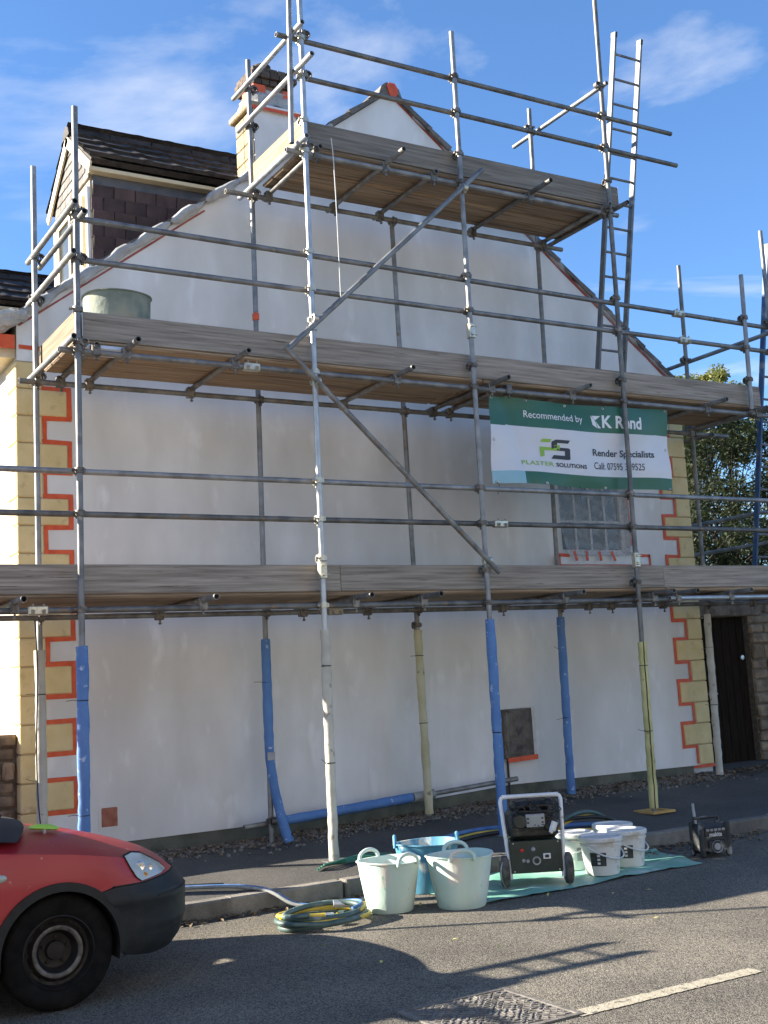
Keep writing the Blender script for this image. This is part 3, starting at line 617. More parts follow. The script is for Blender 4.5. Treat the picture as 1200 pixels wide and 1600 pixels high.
# film and tape round the stack
m = MB(); n = 28
for z, r_ in ((7.46, .05), (7.51, .03), (7.56, .035), (7.60, .018), (7.63, .022)):
    for i in range(n):
        q = 2 * pi * i / n; cx, cy = cos(q), sin(q); k = 1 / max(abs(cx), abs(cy))
        hx, hy = (sx1 - sx0) / 2 + r_ + random.uniform(0, .012), (sy1 - sy0) / 2 + r_ + random.uniform(0, .012)
        m.v.append(((sx0 + sx1) / 2 + cx * k * hx, (sy0 + sy1) / 2 + cy * k * hy, z + random.uniform(-.012, .012)))
for a in range(4):
    for i in range(n): m.f.append((a * n + i, a * n + (i + 1) % n, (a + 1) * n + (i + 1) % n, (a + 1) * n + i))
m.build('plastic_sheet', M_wrap, ch, smooth=20)
MB().box(sx0 - .03, sx0 + .10, sy0 - .032, sy0 - .028, 7.60, 7.68).build('tape', M_tape, ch)
MB().box(sx0 - .034, sx0 - .03, sy0 - .03, sy0 + .25, 7.58, 7.68).build('tape', M_tape, ch)
MB().box(sx1 - .10, sx1 + .0, sy0 - .03, sy0 - .026, 7.58, 7.66).build('tape', M_tape, ch)

# dormers
def dormer(dy):
    xf, yc, hw, rz, ez = 3.36, 11.47 + dy, .62, 7.35, 6.76
    d = MB().prismx([(yc - hw + .03, 5.3), (yc - hw + .03, 6.70), (yc, 7.22), (yc + hw, 6.70), (yc + hw, 5.3)], xf, xf + .06)
    d.prism([(xf + .06, 5.4), (xf + .06, 6.70), (5.4, 6.70), (5.4, 6.6)], yc - hw + .03, yc + hw - .03)
    d = d.build('dormer', M_cream, house, smooth=0)
    tm = MB().box(0, .212, -.022, 0, 0, .158, .004).mesh('hung_tile', M_hung, 0)
    for r in range(8):                                  # tile-hung cheek
        z = 6.42 - r * .135; off = .108 if r % 2 else 0
        k = 0; x = xf + .02 - off
        while x < 4.9:
            if roof_z(x + .1) < z + .16 and x >= xf - .02: place('hung_tile', tm, d, (x, yc - hw + .026, z), (radians(6), 0, 0))
            elif x < xf and roof_z(xf) < z + .16: MB().box(xf + .006, x + .212, yc - hw + .002, yc - hw + .024, z, z + .158, .004).build('hung_tile', M_hung, d, smooth=0)
            x += .218
    MB().box(xf + .02, 5.0, yc - hw - .012, yc - hw + .02, 6.56, 6.655).build('lead_flashing', M_lead, d)
    MB().box(xf - .03, 5.2, yc - hw - .11, yc - hw + .03, 6.658, 6.70, .004).build('soffit_board', M_cream, d)
    # gable tiles on the front, barge boards, window
    tf = MB().box(-.022, 0, 0, .195, 0, .15, .004).mesh('gable_tile', M_verge, 0)
    for r in range(6):
        z = 6.62 + r * .10; half = hw * (1 - (z + .06 - 6.70) / .54) - .02; y = -half
        while y < half - .08: place('gable_tile', tf, d, (xf - .004, yc + y, z), (0, radians(6), 0)); y += .2
    for s_ in (-1, 1):
        a = Vector((0, yc, rz - .02)); b = Vector((0, yc + s_ * .80, ez - .05)); dd = (b - a).normalized(); nn = Vector((0, -dd.z * s_, dd.y * s_))
        if nn.z < 0: nn = -nn
        q = [a, b, b - nn * .10, a - nn * .11]
        MB().prismx([(p.y, p.z) for p in q], xf - .055, xf - .035).build('barge_board', M_cream, d, smooth=0)
    for y0 in (yc - hw + .03, yc + hw - .06): MB().box(xf - .03, xf + .003, y0, y0 + .06, 5.55, 6.55, .004).build('corner_post', M_white, d)
    for (y0, y1, z0, z1) in ((yc - .45, yc - .39, 5.75, 6.5), (yc + .39, yc + .45, 5.75, 6.5), (yc - .03, yc + .03, 5.81, 6.44), (yc - .39, yc + .39, 6.44, 6.5), (yc - .39, yc + .39, 5.75, 5.81)):
        MB().box(xf - .04, xf - .002, y0, y1, z0, z1).build('window_frame', M_cream, d)
    for y0 in (yc - .385, yc + .035): MB().box(xf - .018, xf - .012, y0, y0 + .35, 5.815, 6.435).build('pane', M_pane, d)
    # roof tiles in overlapping courses, both slopes
    sl = math.hypot(.79, rz - ez); ang = math.atan2(rz - ez, .79)
    t0 = MB()
    for k in range(11):                                 # a tile with a roll
        x0 = k * .0305; h = .012 + (.010 * sin(pi * (k - 6) / 4) if 6 <= k <= 10 else 0); h1 = .012 + (.010 * sin(pi * (k + 1 - 6) / 4) if 6 <= k + 1 <= 10 else 0)
        t0.add([(x0, 0, 0), (x0 + .0305, 0, 0), (x0 + .0305, 0, .030 + h1), (x0, 0, .030 + h), (x0, .30, -.022), (x0 + .0305, .30, -.022), (x0 + .0305, .30, -.004 + h1), (x0, .30, -.004 + h)],
               [(0, 1, 2, 3), (3, 2, 6, 7), (0, 4, 5, 1)])
    t0 = t0.mesh('roof_tile', M_tile, 30, False)
    for s_ in (-1, 1):
        for r in range(4):
            for c in range(7):
                x = xf - .055 + c * .335
                if x > 5.3: continue
                p = Vector((x, yc + s_ * (.79 - r * .265 * cos(ang)), ez + r * .265 * sin(ang) + .02))
                if s_ < 0: place('roof_tile', t0, d, p, (ang, 0, 0))
                else: place('roof_tile', t0, d, p + Vector((.335, 0, 0)), (ang, 0, pi))
    MB().prismx([(yc - .78, ez), (yc, rz), (yc + .78, ez), (yc + .72, ez - .03), (yc, rz - .06), (yc - .72, ez - .03)], xf - .034, 5.45).build('roof_deck', M_tile, d, smooth=0)
    for k in range(5):
        x = xf - .06 + k * .45
        MB().prismx([(yc - .12, rz - .05), (yc - .08, rz + .04), (yc, rz + .075), (yc + .08, rz + .04), (yc + .12, rz - .05)], x, x + .44).build('ridge_tile', M_tile, d)
dormer(0); dormer(4.5)

# meter box on the wall
mb_ = empty('meter_box', (7.6, WY, .66), 'dusty brown meter cupboard on the wall wrapped in film with orange tape', 'meter box')
MB().box(7.41, 7.79, WY - .05, WY - .001, .70, 1.21, .008).build('case', mat('meter_brown', (.05, .038, .028), (.12, .095, .07), .7, scale=9), mb_)
MB().box(7.43, 7.77, WY - .058, WY - .051, .74, 1.19, .004).build('door', mat('meter_brown', (.07, .06, .05)), mb_)
m = MB(); n = 12
for i in range(n + 1):
    for j in range(n + 1):
        u, v = i / n, j / n; m.v.append((lerp(7.4, 7.8, u), WY - .066 - abs(.012 * sin(7 * u + 11 * v) + .01 * sin(19 * u - 8 * v)), lerp(.68, 1.22, v)))
for i in range(n):
    for j in range(n): a = i * (n + 1) + j; m.f.append((a, a + n + 1, a + n + 2, a + 1))
m.build('film', M_film, mb_, smooth=20)
strip((7.41, .69), (7.8, .70), .05, WY - .09, parent=mb_, name='tape')
MB().tube((7.45, WY - .02, pav_z(7.4, 10.2) - .02), (7.45, WY - .02, .70), .012, 8).build('cable', M_black, mb_)

# ------------------------------------------------------------------ garden walls with stones
def stone_wall(root, x0, x1, y, z0, z1, depth, holes=()):
    z = z0
    while z < z1 - .04:
        h = min(random.uniform(.10, .20), z1 - z); x = x0
        while x < x1 - .02:
            wd = min(random.uniform(.16, .42), x1 - x)
            if x1 - (x + wd) < .08: wd = x1 - x
            mid = x + wd / 2
            if not any(a < x + wd - .02 and x + .02 < b and z < c for a, b, c in holes):
                g = .008; pr = random.uniform(0, .03)
                mm = MB().box(x + g, x + wd - g, y - pr, y + .08, z + g, z + h - g, min(.02, h * .18))
                mm.v = [(a + random.uniform(-.006, .006), b + random.uniform(-.006, .006), c + random.uniform(-.006, .006)) for a, b, c in mm.v]
                mm.build('stone', M_stone, root, smooth=0)
            x += wd
        z += h
wr = empty('stone_wall', (11.5, 10.5, .3), 'dark sandstone garden wall with a door at the right of the house', 'wall')
MB().box(11.5, 15.5, 10.52, 10.9, 0, 2.4).build('wall_core', M_joint, wr)
MB().box(10.42, 11.5, 10.56, 10.9, 2.14, 2.4).build('wall_core', M_joint, wr)
stone_wall(wr, 11.5, 14.0, 10.5, .22, 2.38, .3)
MB().box(10.42, 11.72, 10.47, 10.6, 2.13, 2.36, .015).build('lintel', M_stone, wr, smooth=0)
dr = MB().box(10.70, 11.48, 10.60, 10.64, .28, 2.12).build('door', M_door, wr)
for k in range(6): MB().box(10.705 + k * .129, 10.83 + k * .129, 10.58, 10.599, .30, 2.11, .005).build('plank', M_door, dr, smooth=0)
MB().box(10.62, 10.70, 10.53, 10.66, .25, 2.12, .004).build('door_frame', M_door, wr)
MB().box(10.42, 10.62, 10.50, 10.62, .25, 2.13, .01).build('door_jamb', M_door, wr)
m = MB(); m.lathe((11.38, 10.555, 1.62), [(0, -.02), (.028, -.016), (.032, 0), (.02, .02)], 14, 'y'); m.build('letter_plate', M_band, dr)
m = MB(); m.tube((10.78, 10.565, 1.20), (10.9, 10.555, 1.20), .012, 8); m.tube((10.78, 10.6, 1.20), (10.78, 10.55, 1.20), .012, 8); m.build('door_handle', M_band, dr)

wl = empty('boundary_wall', (1.4, 10.4, .2), 'low dark stone boundary wall at the left corner of the house', 'wall')
MB().box(-6, 2.46, 10.36, 10.7, 0, 1.30).build('wall_core', M_joint, wl)
stone_wall(wl, .4, 2.45, 10.34, .15, 1.20, .3)
for k in range(8): MB().box(.4 - k * .0 + k * .258, .4 + k * .258 + .25, 10.31, 10.72, 1.20, 1.31 + random.uniform(-.01, .015), .02).build('coping', M_stone, wl, smooth=0)

# ------------------------------------------------------------------ scaffold
scaf = empty('scaffold', (6.3, 9.35, .15), 'three lift tube scaffold with timber decks standing against the gable wall', 'scaffold')
TR = .0242; OUT, INN = 8.8, 9.9
Z1, Z2, Z3 = 2.225, 4.24, 6.24
cm = MB(); cm.lathe((0, 0, 0), [(TR + .001, -.024), (TR + .012, -.022), (TR + .012, .022), (TR + .001, .024)], 12)
cm.lathe((0, .05, 0), [(TR + .001, -.024), (TR + .012, -.022), (TR + .012, .022), (TR + .001, .024)], 12, 'x')
cm.box(-.02, .02, .018, .034, -.02, .02); cm.tube((-.05, -.012, 0), (.012, -.03, 0), .008, 6); cm.tube((-.062, -.008, 0), (-.044, -.014, 0), .014, 6)
cm.tube((0, .04, .05), (0, .062, -.03), .008, 6); cm.tube((0, .04, -.036), (0, .046, -.056), .014, 6); cm.box(.026, .044, -.012, .016, -.016, .016)
CME = cm.mesh('coupler', M_coupler); CMN = CME.copy(); CMN.materials.clear(); CMN.materials.append(M_couplernew)
def coupler(parent, loc, rz=0, new=False, rx=0, ry=0):
    return place('coupler', CMN if new else CME, parent, loc, (rx, ry, rz))
def pole(name, a, b, mt=None, parent=None, r=TR):
    return MB().tube(a, b, r, 16, True).build(name, [mt or M_steel], parent or scaf, smooth=50)
POLES = {}
def standard(key, a, b, mt=None):
    POLES[key] = (Vector(a), Vector(b), pole('standard', a, b, mt)); return POLES[key][2]
def on_pole(key, z):
    a, b, o = POLES[key]; return a.lerp(b, (z - a.z) / (b.z - a.z)), o
standard('S0', (2.57, OUT, .14), (2.61, OUT, 6.24))
standard('S1', (4.61, OUT, .15), (4.70, OUT, 8.7), M_steelnew)
standard('S1b', (4.535, OUT - .01, 6.30), (4.60, OUT - .01, 8.5), M_steel)
standard('S2', (6.31, OUT, .16), (6.35, OUT, 7.81))
standard('S3', (8.10, OUT, .19), (8.27, OUT, 9.4), M_steeldark)
standard('S4', (10.02, OUT, 4.28), (10.07, OUT, 5.82))
standard('S5', (10.42, OUT, .28), (10.46, OUT, 6.39))
standard('SL', (.62, OUT, .12), (.62, OUT, 3.5))
standard('I0', (2.55, INN, .2), (2.56, INN, 6.19), M_steel)
standard('I1', (4.57, INN, .19), (4.67, INN, 7.68), M_steel)
standard('I2', (6.24, INN, .27), (6.22, INN, 6.23), M_steeldark)
standard('I3', (7.99, INN, .29), (8.15, INN, 7.9), M_steeldark)
standard('I4', (10.14, INN, .30), (10.26, INN, 6.33), M_steeldark)
standard('IL', (.62, INN, .15), (.62, INN, 2.4))
LY = OUT + .05; IY = INN - .05
def rail(name, x0, x1, z, y, keys, mt=None, dz=0):
    o = pole(name, (x0, y, z), (x1, y, z + dz), mt)
    for k in keys:
        p, po = on_pole(k, z)
        if y < 9.3: coupler(po, p, 0, k == 'S1')
        else: coupler(po, p, pi)
    return o
# ledgers
rail('ledger', .5, 8.55, Z1, LY, ('SL', 'S0', 'S1', 'S2', 'S3'), M_steeldark); rail('ledger', 8.6, 12.2, Z1 + .012, LY, ('S5',), M_steelnew)
rail('ledger', .5, 12.2, Z1 + .02, IY, ('IL', 'I0', 'I1', 'I2', 'I3', 'I4'), M_steeldark)
rail('ledger', 2.46, 10.75, Z2, LY, ('S0', 'S1', 'S2', 'S3', 'S4', 'S5')); rail('ledger', 2.4, 10.75, Z2, IY, ('I0', 'I1', 'I2', 'I3', 'I4'), M_steeldark)
rail('ledger', 4.50, 8.36, Z3 + .02, LY, ('S1', 'S2', 'S3')); rail('ledger', 4.35, 8.42, Z3 + .01, IY, ('I1', 'I2', 'I3'), M_steeldark)
# guard rails
rail('guard_rail', .5, 12.2, 3.285, LY, ('SL', 'S0', 'S1', 'S2', 'S3', 'S5')); rail('guard_rail', .5, 12.2, 2.955, LY, ('SL', 'S0', 'S1', 'S2', 'S3', 'S5'), M_steeldark)
rail('guard_rail', 2.63, 10.75, 5.325, LY, ('S1', 'S2', 'S3', 'S4', 'S5'), dz=-.06); rail('guard_rail', 2.63, 10.75, 4.985, LY, ('S0', 'S1', 'S2', 'S3', 'S4', 'S5'))
coupler(*[on_pole('S0', 5.32)[i] for i in (1, 0)])
rail('guard_rail', 4.46, 9.25, 7.345, LY, ('S1', 'S2', 'S3'), M_steeldark); rail('guard_rail', 4.66, 9.29, 6.985, LY, ('S1', 'S2', 'S3'), M_steeldark)
# sleeve couplers on rails and ledgers
SLV = MB().box(-.075, .075, -.033, .033, -.033, .033, .008); 
for sx in (-.04, .04): SLV.tube((sx, -.035, -.02), (sx, -.05, .0), .013, 6); SLV.tube((sx, -.02, .03), (sx, -.035, .045), .008, 6)
SLV = SLV.mesh('sleeve_coupler', M_couplernew)
for x, y, z in ((2.62 - .35, LY, Z1), (4.08, LY, Z2), (5.3, IY, Z1 + .02), (6.55, LY, 2.955), (9.1, LY, 5.275), (9.15, LY, 4.985)): place('sleeve_coupler', SLV, scaf, (x, y, z))
for k, z in (('S2', 4.78), ('S3', 2.62), ('S1', 2.52)):
    p, o = on_pole(k, z); place('sleeve_coupler', SLV, o, p, (0, radians(90), 0))
for k, z, nw in (('S2', 4.45, 0), ('S2', 6.55, 0), ('S1', 4.63, 1), ('S1', 2.62, 1), ('S3', 4.46, 0), ('S3', 2.4, 0), ('S0', 4.56, 0), ('S1', 6.55, 1), ('S3', 6.6, 0), ('S4', 4.62, 0), ('S2', 2.52, 0), ('I2', 2.1, 0), ('I0', 5.0, 0)):
    p, o = on_pole(k, z); coupler(o, p, random.uniform(-.2, .2), bool(nw))
# transoms
def transom(x, z, y0=8.55, y1=10.02, mt=None):
    o = pole('transom', (x, y0, z), (x + .015, y1, z), mt or M_steeldark)
    for y in (LY, IY):
        c = MB().box(x - .035, x + .035, y - .035, y + .035, z - .085, z + .012, .006); c.tube((x, y - .02, z - .085), (x, y - .02, z - .125), .008, 6); c.tube((x, y - .02, z - .11), (x, y - .02, z - .122), .014, 6)
        c.build('putlog_clip', M_coupler, o)
for x in (.85, 2.1, 3.57, 4.96, 5.65, 7.24, 8.38, 8.70, 9.46, 10.9): transom(x, Z1 + .062)
for x in (3.0, 3.93, 5.51, 6.55, 7.53, 9.38): transom(x, Z2 + .05)
for x in (5.52, 7.20): transom(x, Z3 + .068, 8.5, 10.02)
for x, y0 in ((6.05, 8.78), (8.15, 8.72), (4.80, 8.75)): transom(x, Z3 + .066, y0, 10.0)
for x, y0 in ((2.75, 8.8), (6.75, 8.86), (10.15, 8.7)): transom(x, Z2 + .052, y0, 10.0)
# end tubes: guard rails and ledgers across the ends
def cross(x, z, y0, y1, keys=(), mt=None, dx=0, dz=0):
    o = pole('end_rail', (x, y0, z), (x + dx, y1, z + dz), mt)
    for k in keys:
        p, po = on_pole(k, z); coupler(po, p, -pi / 2 if x < p.x else pi / 2)
    return o
cross(2.54, 5.36, 8.60, 10.05, ('S0', 'I0')); cross(2.62, 5.30, 8.62, 9.98, (), M_steel); cross(2.54, 4.98, 8.66, 10.05, ('S0', 'I0')); cross(2.53, Z2 + .06, 8.66, 10.05, ('S0', 'I0'))
cross(4.61, 7.38, 8.62, 10.15, ('S1', 'I1'), M_steelnew); cross(4.60, 6.99, 8.45, 10.05, ('S1', 'I1'), M_steelnew); cross(4.60, Z3 + .07, 8.62, 10.08, ('S1', 'I1'), M_steelnew)
cross(8.25, 7.66, 8.72, 10.35, ('S3', 'I3'), M_steel)
cross(8.30, Z3 + .07, 8.62, 10.05, (), M_steeldark)
cross(10.32, 5.15, 8.45, 10.7, ('I4',), M_steel, dz=-.0); cross(10.30, Z2 + .07, 8.5, 10.1, ('I4',), M_steel)
# braces
def brace(a, b, mt, ks):
    pole('brace', a, b, mt)
    for k, z in ks:
        p, o = on_pole(k, z); coupler(o, p + Vector((0, -.0, 0)), pi, True, ry=0)
brace((6.56, 8.745, 6.40), (4.38, 8.745, 4.40), M_steel, (('S2', 6.18), ('S1', 4.70)))
brace((4.35, 8.735, 4.41), (6.42, 8.735, 2.49), M_steeldark, (('S1', 4.14), ('S2', 2.6)))
# decks and toe boards
bms = {}
def board(x0, x1, y, z, mt, wd=.222, th=.038, upright=False, name=None, bands=True, alongy=False):
    L = round(x1 - x0, 2); key = (L, mt.name, upright)
    if key not in bms:
        b = MB().box(0, L, 0, th, 0, .225, .004) if upright else MB().box(0, L, 0, wd, 0, th, .013)
        bms[key] = b.mesh(name or 'board', mt, 0)
    if alongy: o = place(name, bms[key], scaf, (y + th, x0, z), (0, 0, pi / 2))
    else: o = place(name, bms[key], scaf, (x0, y, z), (random.uniform(-.003, .003), random.uniform(-.001, .001), 0))
    return o
def deck(zl, segs, n=4, y0=8.895):
    for i in range(n):
        sh = random.uniform(-.06, .06)
        for (a, b) in segs: board(a + (sh if a > segs[0][0] else 0), b + (sh if b < segs[-1][1] else 0), y0 + i * .231 + random.uniform(-.002, .002), zl + .074 + random.uniform(0, .007), M_deck, name='deck_board')
deck(Z1 + .012, [(.78, 4.68), (4.69, 8.59), (8.60, 12.2)]); deck(Z2, [(2.60, 6.45), (6.46, 10.25)]); deck(Z3 + .018, [(4.72, 8.40)])
for a, b in ((.75, 4.85), (4.853, 8.58), (8.583, 12.2)): board(a, b, 8.885, Z1 + .125, M_board, upright=True, name='toe_board')
for a, b in ((2.66, 6.37), (6.373, 10.27)): board(a, b, 8.885, Z2 + .113, M_board, upright=True, name='toe_board')
board(4.73, 8.42, 8.885, Z3 + .131, M_board, upright=True, name='toe_board')
board(8.86, 9.95, 2.60, Z2 + .113, M_boardlit, upright=True, name='end_toe_board', alongy=True)
board(8.80, 9.98, 4.66, Z3 + .131, M_boardlit, upright=True, name='end_toe_board', alongy=True)
m = MB(); m.box(2.655, 2.66, 8.872, 8.93, Z2 + .12, Z2 + .34); m.build('end_band', M_band, scaf)
m = MB(); m.box(2.66, 2.98, 8.868, 8.874, Z2 + .045, Z2 + .07); m.box(2.66, 2.98, 8.874, 9.1, Z2 + .045, Z2 + .049); m.build('end_band', M_band, scaf)
m = MB(); m.box(8.418, 8.424, 8.88, 8.93, Z3 + .135, Z3 + .35); m.build('end_band', M_band, scaf)
# foam sleeves and ties on the lower standards
def ties(o, key, zs):
    for z in zs:
        p, _ = on_pole(key, z); t = MB(); t.lathe(p, [(.043, -.004), (.0445, 0), (.043, .004)], 14)
        a = random.uniform(2.5, 4.4) ; d = Vector((cos(a), sin(a) * .5, random.uniform(-.2, .2)))
        t.pipe([p + d * .04, p + d * .08, p + d * .125 + Vector((0, 0, random.uniform(-.01, .02)))], .0025, 5); t.build('cable_tie', M_blacktie, o)
def sleeve(key, z0, z1, mt, zs, r=.041, slit=False):
    a, o = on_pole(key, z0); b, _ = on_pole(key, z1); n = 30; pts = [a.lerp(b, i / n) + Vector((random.uniform(-.0025, .0025), random.uniform(-.0025, .0025), 0)) for i in range(n + 1)]
    s_ = MB().pipe(pts, [r + random.uniform(-.0035, .003) for _ in pts], 16).build('foam_sleeve', mt, o, smooth=50)
    ties(o, key, zs)
    if slit:
        MB().pipe([p + Vector((-.018, -r * .90, 0)) for p in pts], .006, 6).build('split_seam', M_black, o)
sleeve('S0', .16, 1.95, M_foamb, (1.55, .72, .47), .045); sleeve('S1', .155, 2.02, M_foamw, (1.72, .93)); sleeve('S2', .165, 2.07, M_foamb, (1.80, 1.06), .045)
sleeve('S3', .22, 1.81, M_foamy, (1.58, .95), .042, True); sleeve('I0', .22, 1.98, M_foamw, (1.62, .92), .043); sleeve('I2', .29, 2.05, M_foamg, (1.80, 1.15))
sleeve('I3', .31, 2.14, M_foamb, (1.80, 1.09), .044); sleeve('I4', .32, 2.13, M_foamw, (1.75, 1.1))
p_ = [(4.593, INN, 2.01), (4.59, INN, 1.6), (4.585, INN - .003, 1.2), (4.585, INN - .008, .95), (4.60, INN - .03, .72), (4.63, INN - .07, .48), (4.665, INN - .11, .28), (4.685, INN - .13, .21)]
pp = smooth_path(p_, 5); MB().pipe(pp, [.043 + random.uniform(-.003, .003) for _ in pp], 16).build('foam_sleeve', M_foamb, POLES['I1'][2], smooth=50)
ties(POLES['I1'][2], 'I1', (1.62,))
p, o = on_pole('I1', 1.0); MB().box(p.x - .035, p.x + .035, p.y - .052, p.y - .04, .93, 1.0).build('label_tag', M_grey, o)
p, o = on_pole('I1', 5.05); MB().box(p.x - .027, p.x + .027, p.y - .03, p.y + .03, 5.02, 5.10, .01).build('orange_tape', M_tape, o)
MB().pipe(smooth_path([(2.50, INN - .05, 2.3), (2.515, INN - .07, 1.8), (2.50, INN - .06, 1.2), (2.51, INN - .07, .7), (2.56, INN - .08, .3)], 6), .006, 6).build('cable', M_black, POLES['I0'][2])
# sole pads
for x, y, mt in ((8.10, OUT, M_woodpad),):
    b = MB(); z = pav_z(x, y)
    for bb in ((-.14, .14, -.14, -.09), (-.14, .14, .09, .14), (-.14, -.09, -.09, .09), (.09, .14, -.09, .09)): b.box(x + bb[0], x + bb[1], y + bb[2], y + bb[3], z, z + .022)
    b.box(x - .089, x + .089, y - .089, y + .089, z, z + .01); b.build('sole_pad', mt, scaf)
for k in ('I1', 'I2', 'I3', 'I4', 'S1', 'S2', 'I0', 'S0'):
    a, _, o = POLES[k]; z = pav_z(a.x, a.y)
    MB().box(a.x - .075, a.x + .075, a.y - .075, a.y + .075, z, z + .008).build('base_plate', M_steeldark, o)
# foot ledger wrapped in foam along the wall foot
fl = pole('foot_ledger', (4.33, INN + .05, .36), (7.35, INN + .05, .52), M_steeldark)
q0, q1 = Vector((4.33, INN + .05, .36)), Vector((7.35, INN + .05, .52))
pts = [q0.lerp(q1, .12 + .46 * i / 14) for i in range(15)]; MB().pipe(pts, [.044 + random.uniform(-.003, .003) for _ in pts], 14).build('foam_sleeve', M_foamb, fl, smooth=50)
pts = [q0.lerp(q1, .585 + .08 * i / 4) for i in range(5)]; MB().pipe(pts, .044, 14).build('foam_sleeve', M_hosew, fl, smooth=50)
coupler(POLES['I1'][2], on_pole('I1', .40)[0], pi)
# return bay round the right-hand corner
for z, y0, y1 in ((3.30, 9.6, 14.5), (2.93, 9.6, 14.5)): cross(11.0, z, y0, y1, (), M_steel)
for x, y, z0, z1 in ((10.95, 11.9, 1.2, 3.9), (10.75, 11.0, .3, 4.4)): pole('standard', (x, y, z0), (x, y, z1), M_steel)
cross(10.45, Z2 + .0, 9.8, 13.0, (), M_steeldark)

# ------------------------------------------------------------------ ladders
def ladder(name, b0, t0, wdv, n, mt, label, feet=True):
    r = empty(name, b0, label, 'ladder', 'ladders on the scaffold'); b0 = Vector(b0); t0 = Vector(t0); wdv = Vector(wdv)
    for w_ in (Vector((0, 0, 0)), wdv):
        d = (t0 - b0).normalized(); sx = wdv.normalized() * .013; sy = d.cross(wdv.normalized()) * .032
        vs = [p + w_ + a * sx + c * sy for p in (b0, t0) for a, c in ((-1, -1), (1, -1), (1, 1), (-1, 1))]
        MB().add(vs, [(0, 1, 2, 3), (4, 5, 6, 7), (0, 1, 5, 4), (1, 2, 6, 5), (2, 3, 7, 6), (3, 0, 4, 7)]).build('stile', mt, r, smooth=0)
        vs = [p + w_ + a * sx * 1.25 + c * sy * 1.12 for p in (t0 - d * .03, t0 + d * .025) for a, c in ((-1, -1), (1, -1), (1, 1), (-1, 1))]
        MB().add(vs, [(0, 1, 2, 3), (4, 5, 6, 7), (0, 1, 5, 4), (1, 2, 6, 5), (2, 3, 7, 6), (3, 0, 4, 7)]).build('end_cap', M_black, r, smooth=0)
    for k in range(n):
        p = b0.lerp(t0, (k + .6) / (n + .35)); MB().tube(p, p + wdv, .014, 10).build('rung', M_alu, r)
    return r
ladder('ladder', (8.60, 9.72, Z2 + .115), (8.60, 8.91, 8.39), (.37, 0, 0), 15, M_alu, 'tall grey aluminium ladder rising past the top deck into the sky')
ladder('ladder', (10.78, 9.72, Z1 + .125), (10.78, 9.0, 6.33), (.37, 0, 0), 15, M_alublue, 'blue and silver ladder at the right edge beside the second deck')

# ------------------------------------------------------------------ banner
ban = empty('banner', (7.68, 8.86, 3.35), 'green and white plastic contractor banner tied to the scaffold rails', 'banner')
def bpt(u, v, off=0.0):
    """u 0..1 left to right, v 0..1 top to bottom"""
    xl, xr = lerp(6.55, 6.525, v), lerp(8.84, 8.80, v)
    sag = .035 * sin(pi * min(1, max(0, (u - .08) / .84))) ** .6 * (1 - v) + (.02 * (u < .08) * (1 - v))
    z = lerp(4.215, 3.345, v) - sag + .012 * sin(9 * u) * v
    y = 8.872 + .022 * sin(7 * u + 2.5 * v) + .013 * sin(15 * u - 5 * v + 1) * (1 - .4 * v) + .008 * sin(3 * u + 11 * v)
    y += .012 * math.exp(-((u - .07 - v * .12) / .03) ** 2)
    return (lerp(xl, xr, u), y - off, z)
def bgrid(u0, u1, v0, v1, nu, nv, off, vtop=None, vbot=None):
    m = MB()
    for i in range(nu + 1):
        u = lerp(u0, u1, i / nu)
        for j in range(nv + 1): m.v.append(bpt(u, lerp(v0, v1, j / nv), off))
    for i in range(nu):
        for j in range(nv): a = i * (nv + 1) + j; m.f.append((a, a + 1, a + nv + 2, a + nv + 1))
    return m
bgrid(0, 1, 0, .328, 90, 14, 0).build('top_band', M_bgreen, ban, smooth=60, fix=False)
bgrid(0, 1, .328, .855, 90, 22, 0).build('white_panel', M_bwhite, ban, smooth=60, fix=False)
bgrid(.165, 1, .855, 1, 76, 8, 0).build('bottom_band', M_bgreen, ban, smooth=60, fix=False)
bgrid(0, .165, .855, 1, 16, 8, 0).build('folded_corner', M_bblue, ban, smooth=60, fix=False)
def sub(bm, maxlen):
    for _ in range(6):
        es = [e for e in bm.edges if e.calc_length() > maxlen]
        if not es: break
        bmesh.ops.subdivide_edges(bm, edges=es, cuts=1); bmesh.ops.triangulate(bm, faces=[f for f in bm.faces if len(f.verts) > 3])
def text_bm(txt, bold=0.0, spacing=1.0):
    cu = bpy.data.curves.new('t', 'FONT'); cu.body = txt; cu.size = 1; cu.offset = bold; cu.space_character = spacing; cu.resolution_u = 4
    ob = bpy.data.objects.new('t', cu); COL.objects.link(ob); dg_ = bpy.context.evaluated_depsgraph_get()
    me = bpy.data.meshes.new_from_object(ob.evaluated_get(dg_)); bm = bmesh.new(); bm.from_mesh(me)
    bpy.data.objects.remove(ob); bpy.data.curves.remove(cu); bpy.data.meshes.remove(me)
    bmesh.ops.triangulate(bm, faces=bm.faces); return bm
def banner_print(name, bm, u0, u1, v0, v1, mt):
    xs = [v.co.x for v in bm.verts]; ys = [v.co.y for v in bm.verts]; ax, bx, ay, by = min(xs), max(xs), min(ys), max(ys)
    for v in bm.verts:
        v.co = Vector(((v.co.x - ax) / (bx - ax) * (u1 - u0) * 2.28, (v.co.y - ay) / (by - ay) * (v1 - v0) * .87, 0))
    sub(bm, .045)
    for v in bm.verts:
        v.co = Vector(bpt(u0 + v.co.x / 2.28, v1 - v.co.y / .87, .0035)) - OFF[ban]
    me = bpy.data.meshes.new(name); bm.to_mesh(me); bm.free(); me.materials.append(mt); place(name, me, ban)
def poly_bm(polys):
    bm = bmesh.new()
    for p in polys: bm.faces.new([bm.verts.new((x, -y, 0)) for x, y in p])
    bmesh.ops.triangulate(bm, faces=bm.faces); return bm
banner_print('lettering', text_bm('Recommended by', .006), .18, .487, .135, .245, M_print_w)
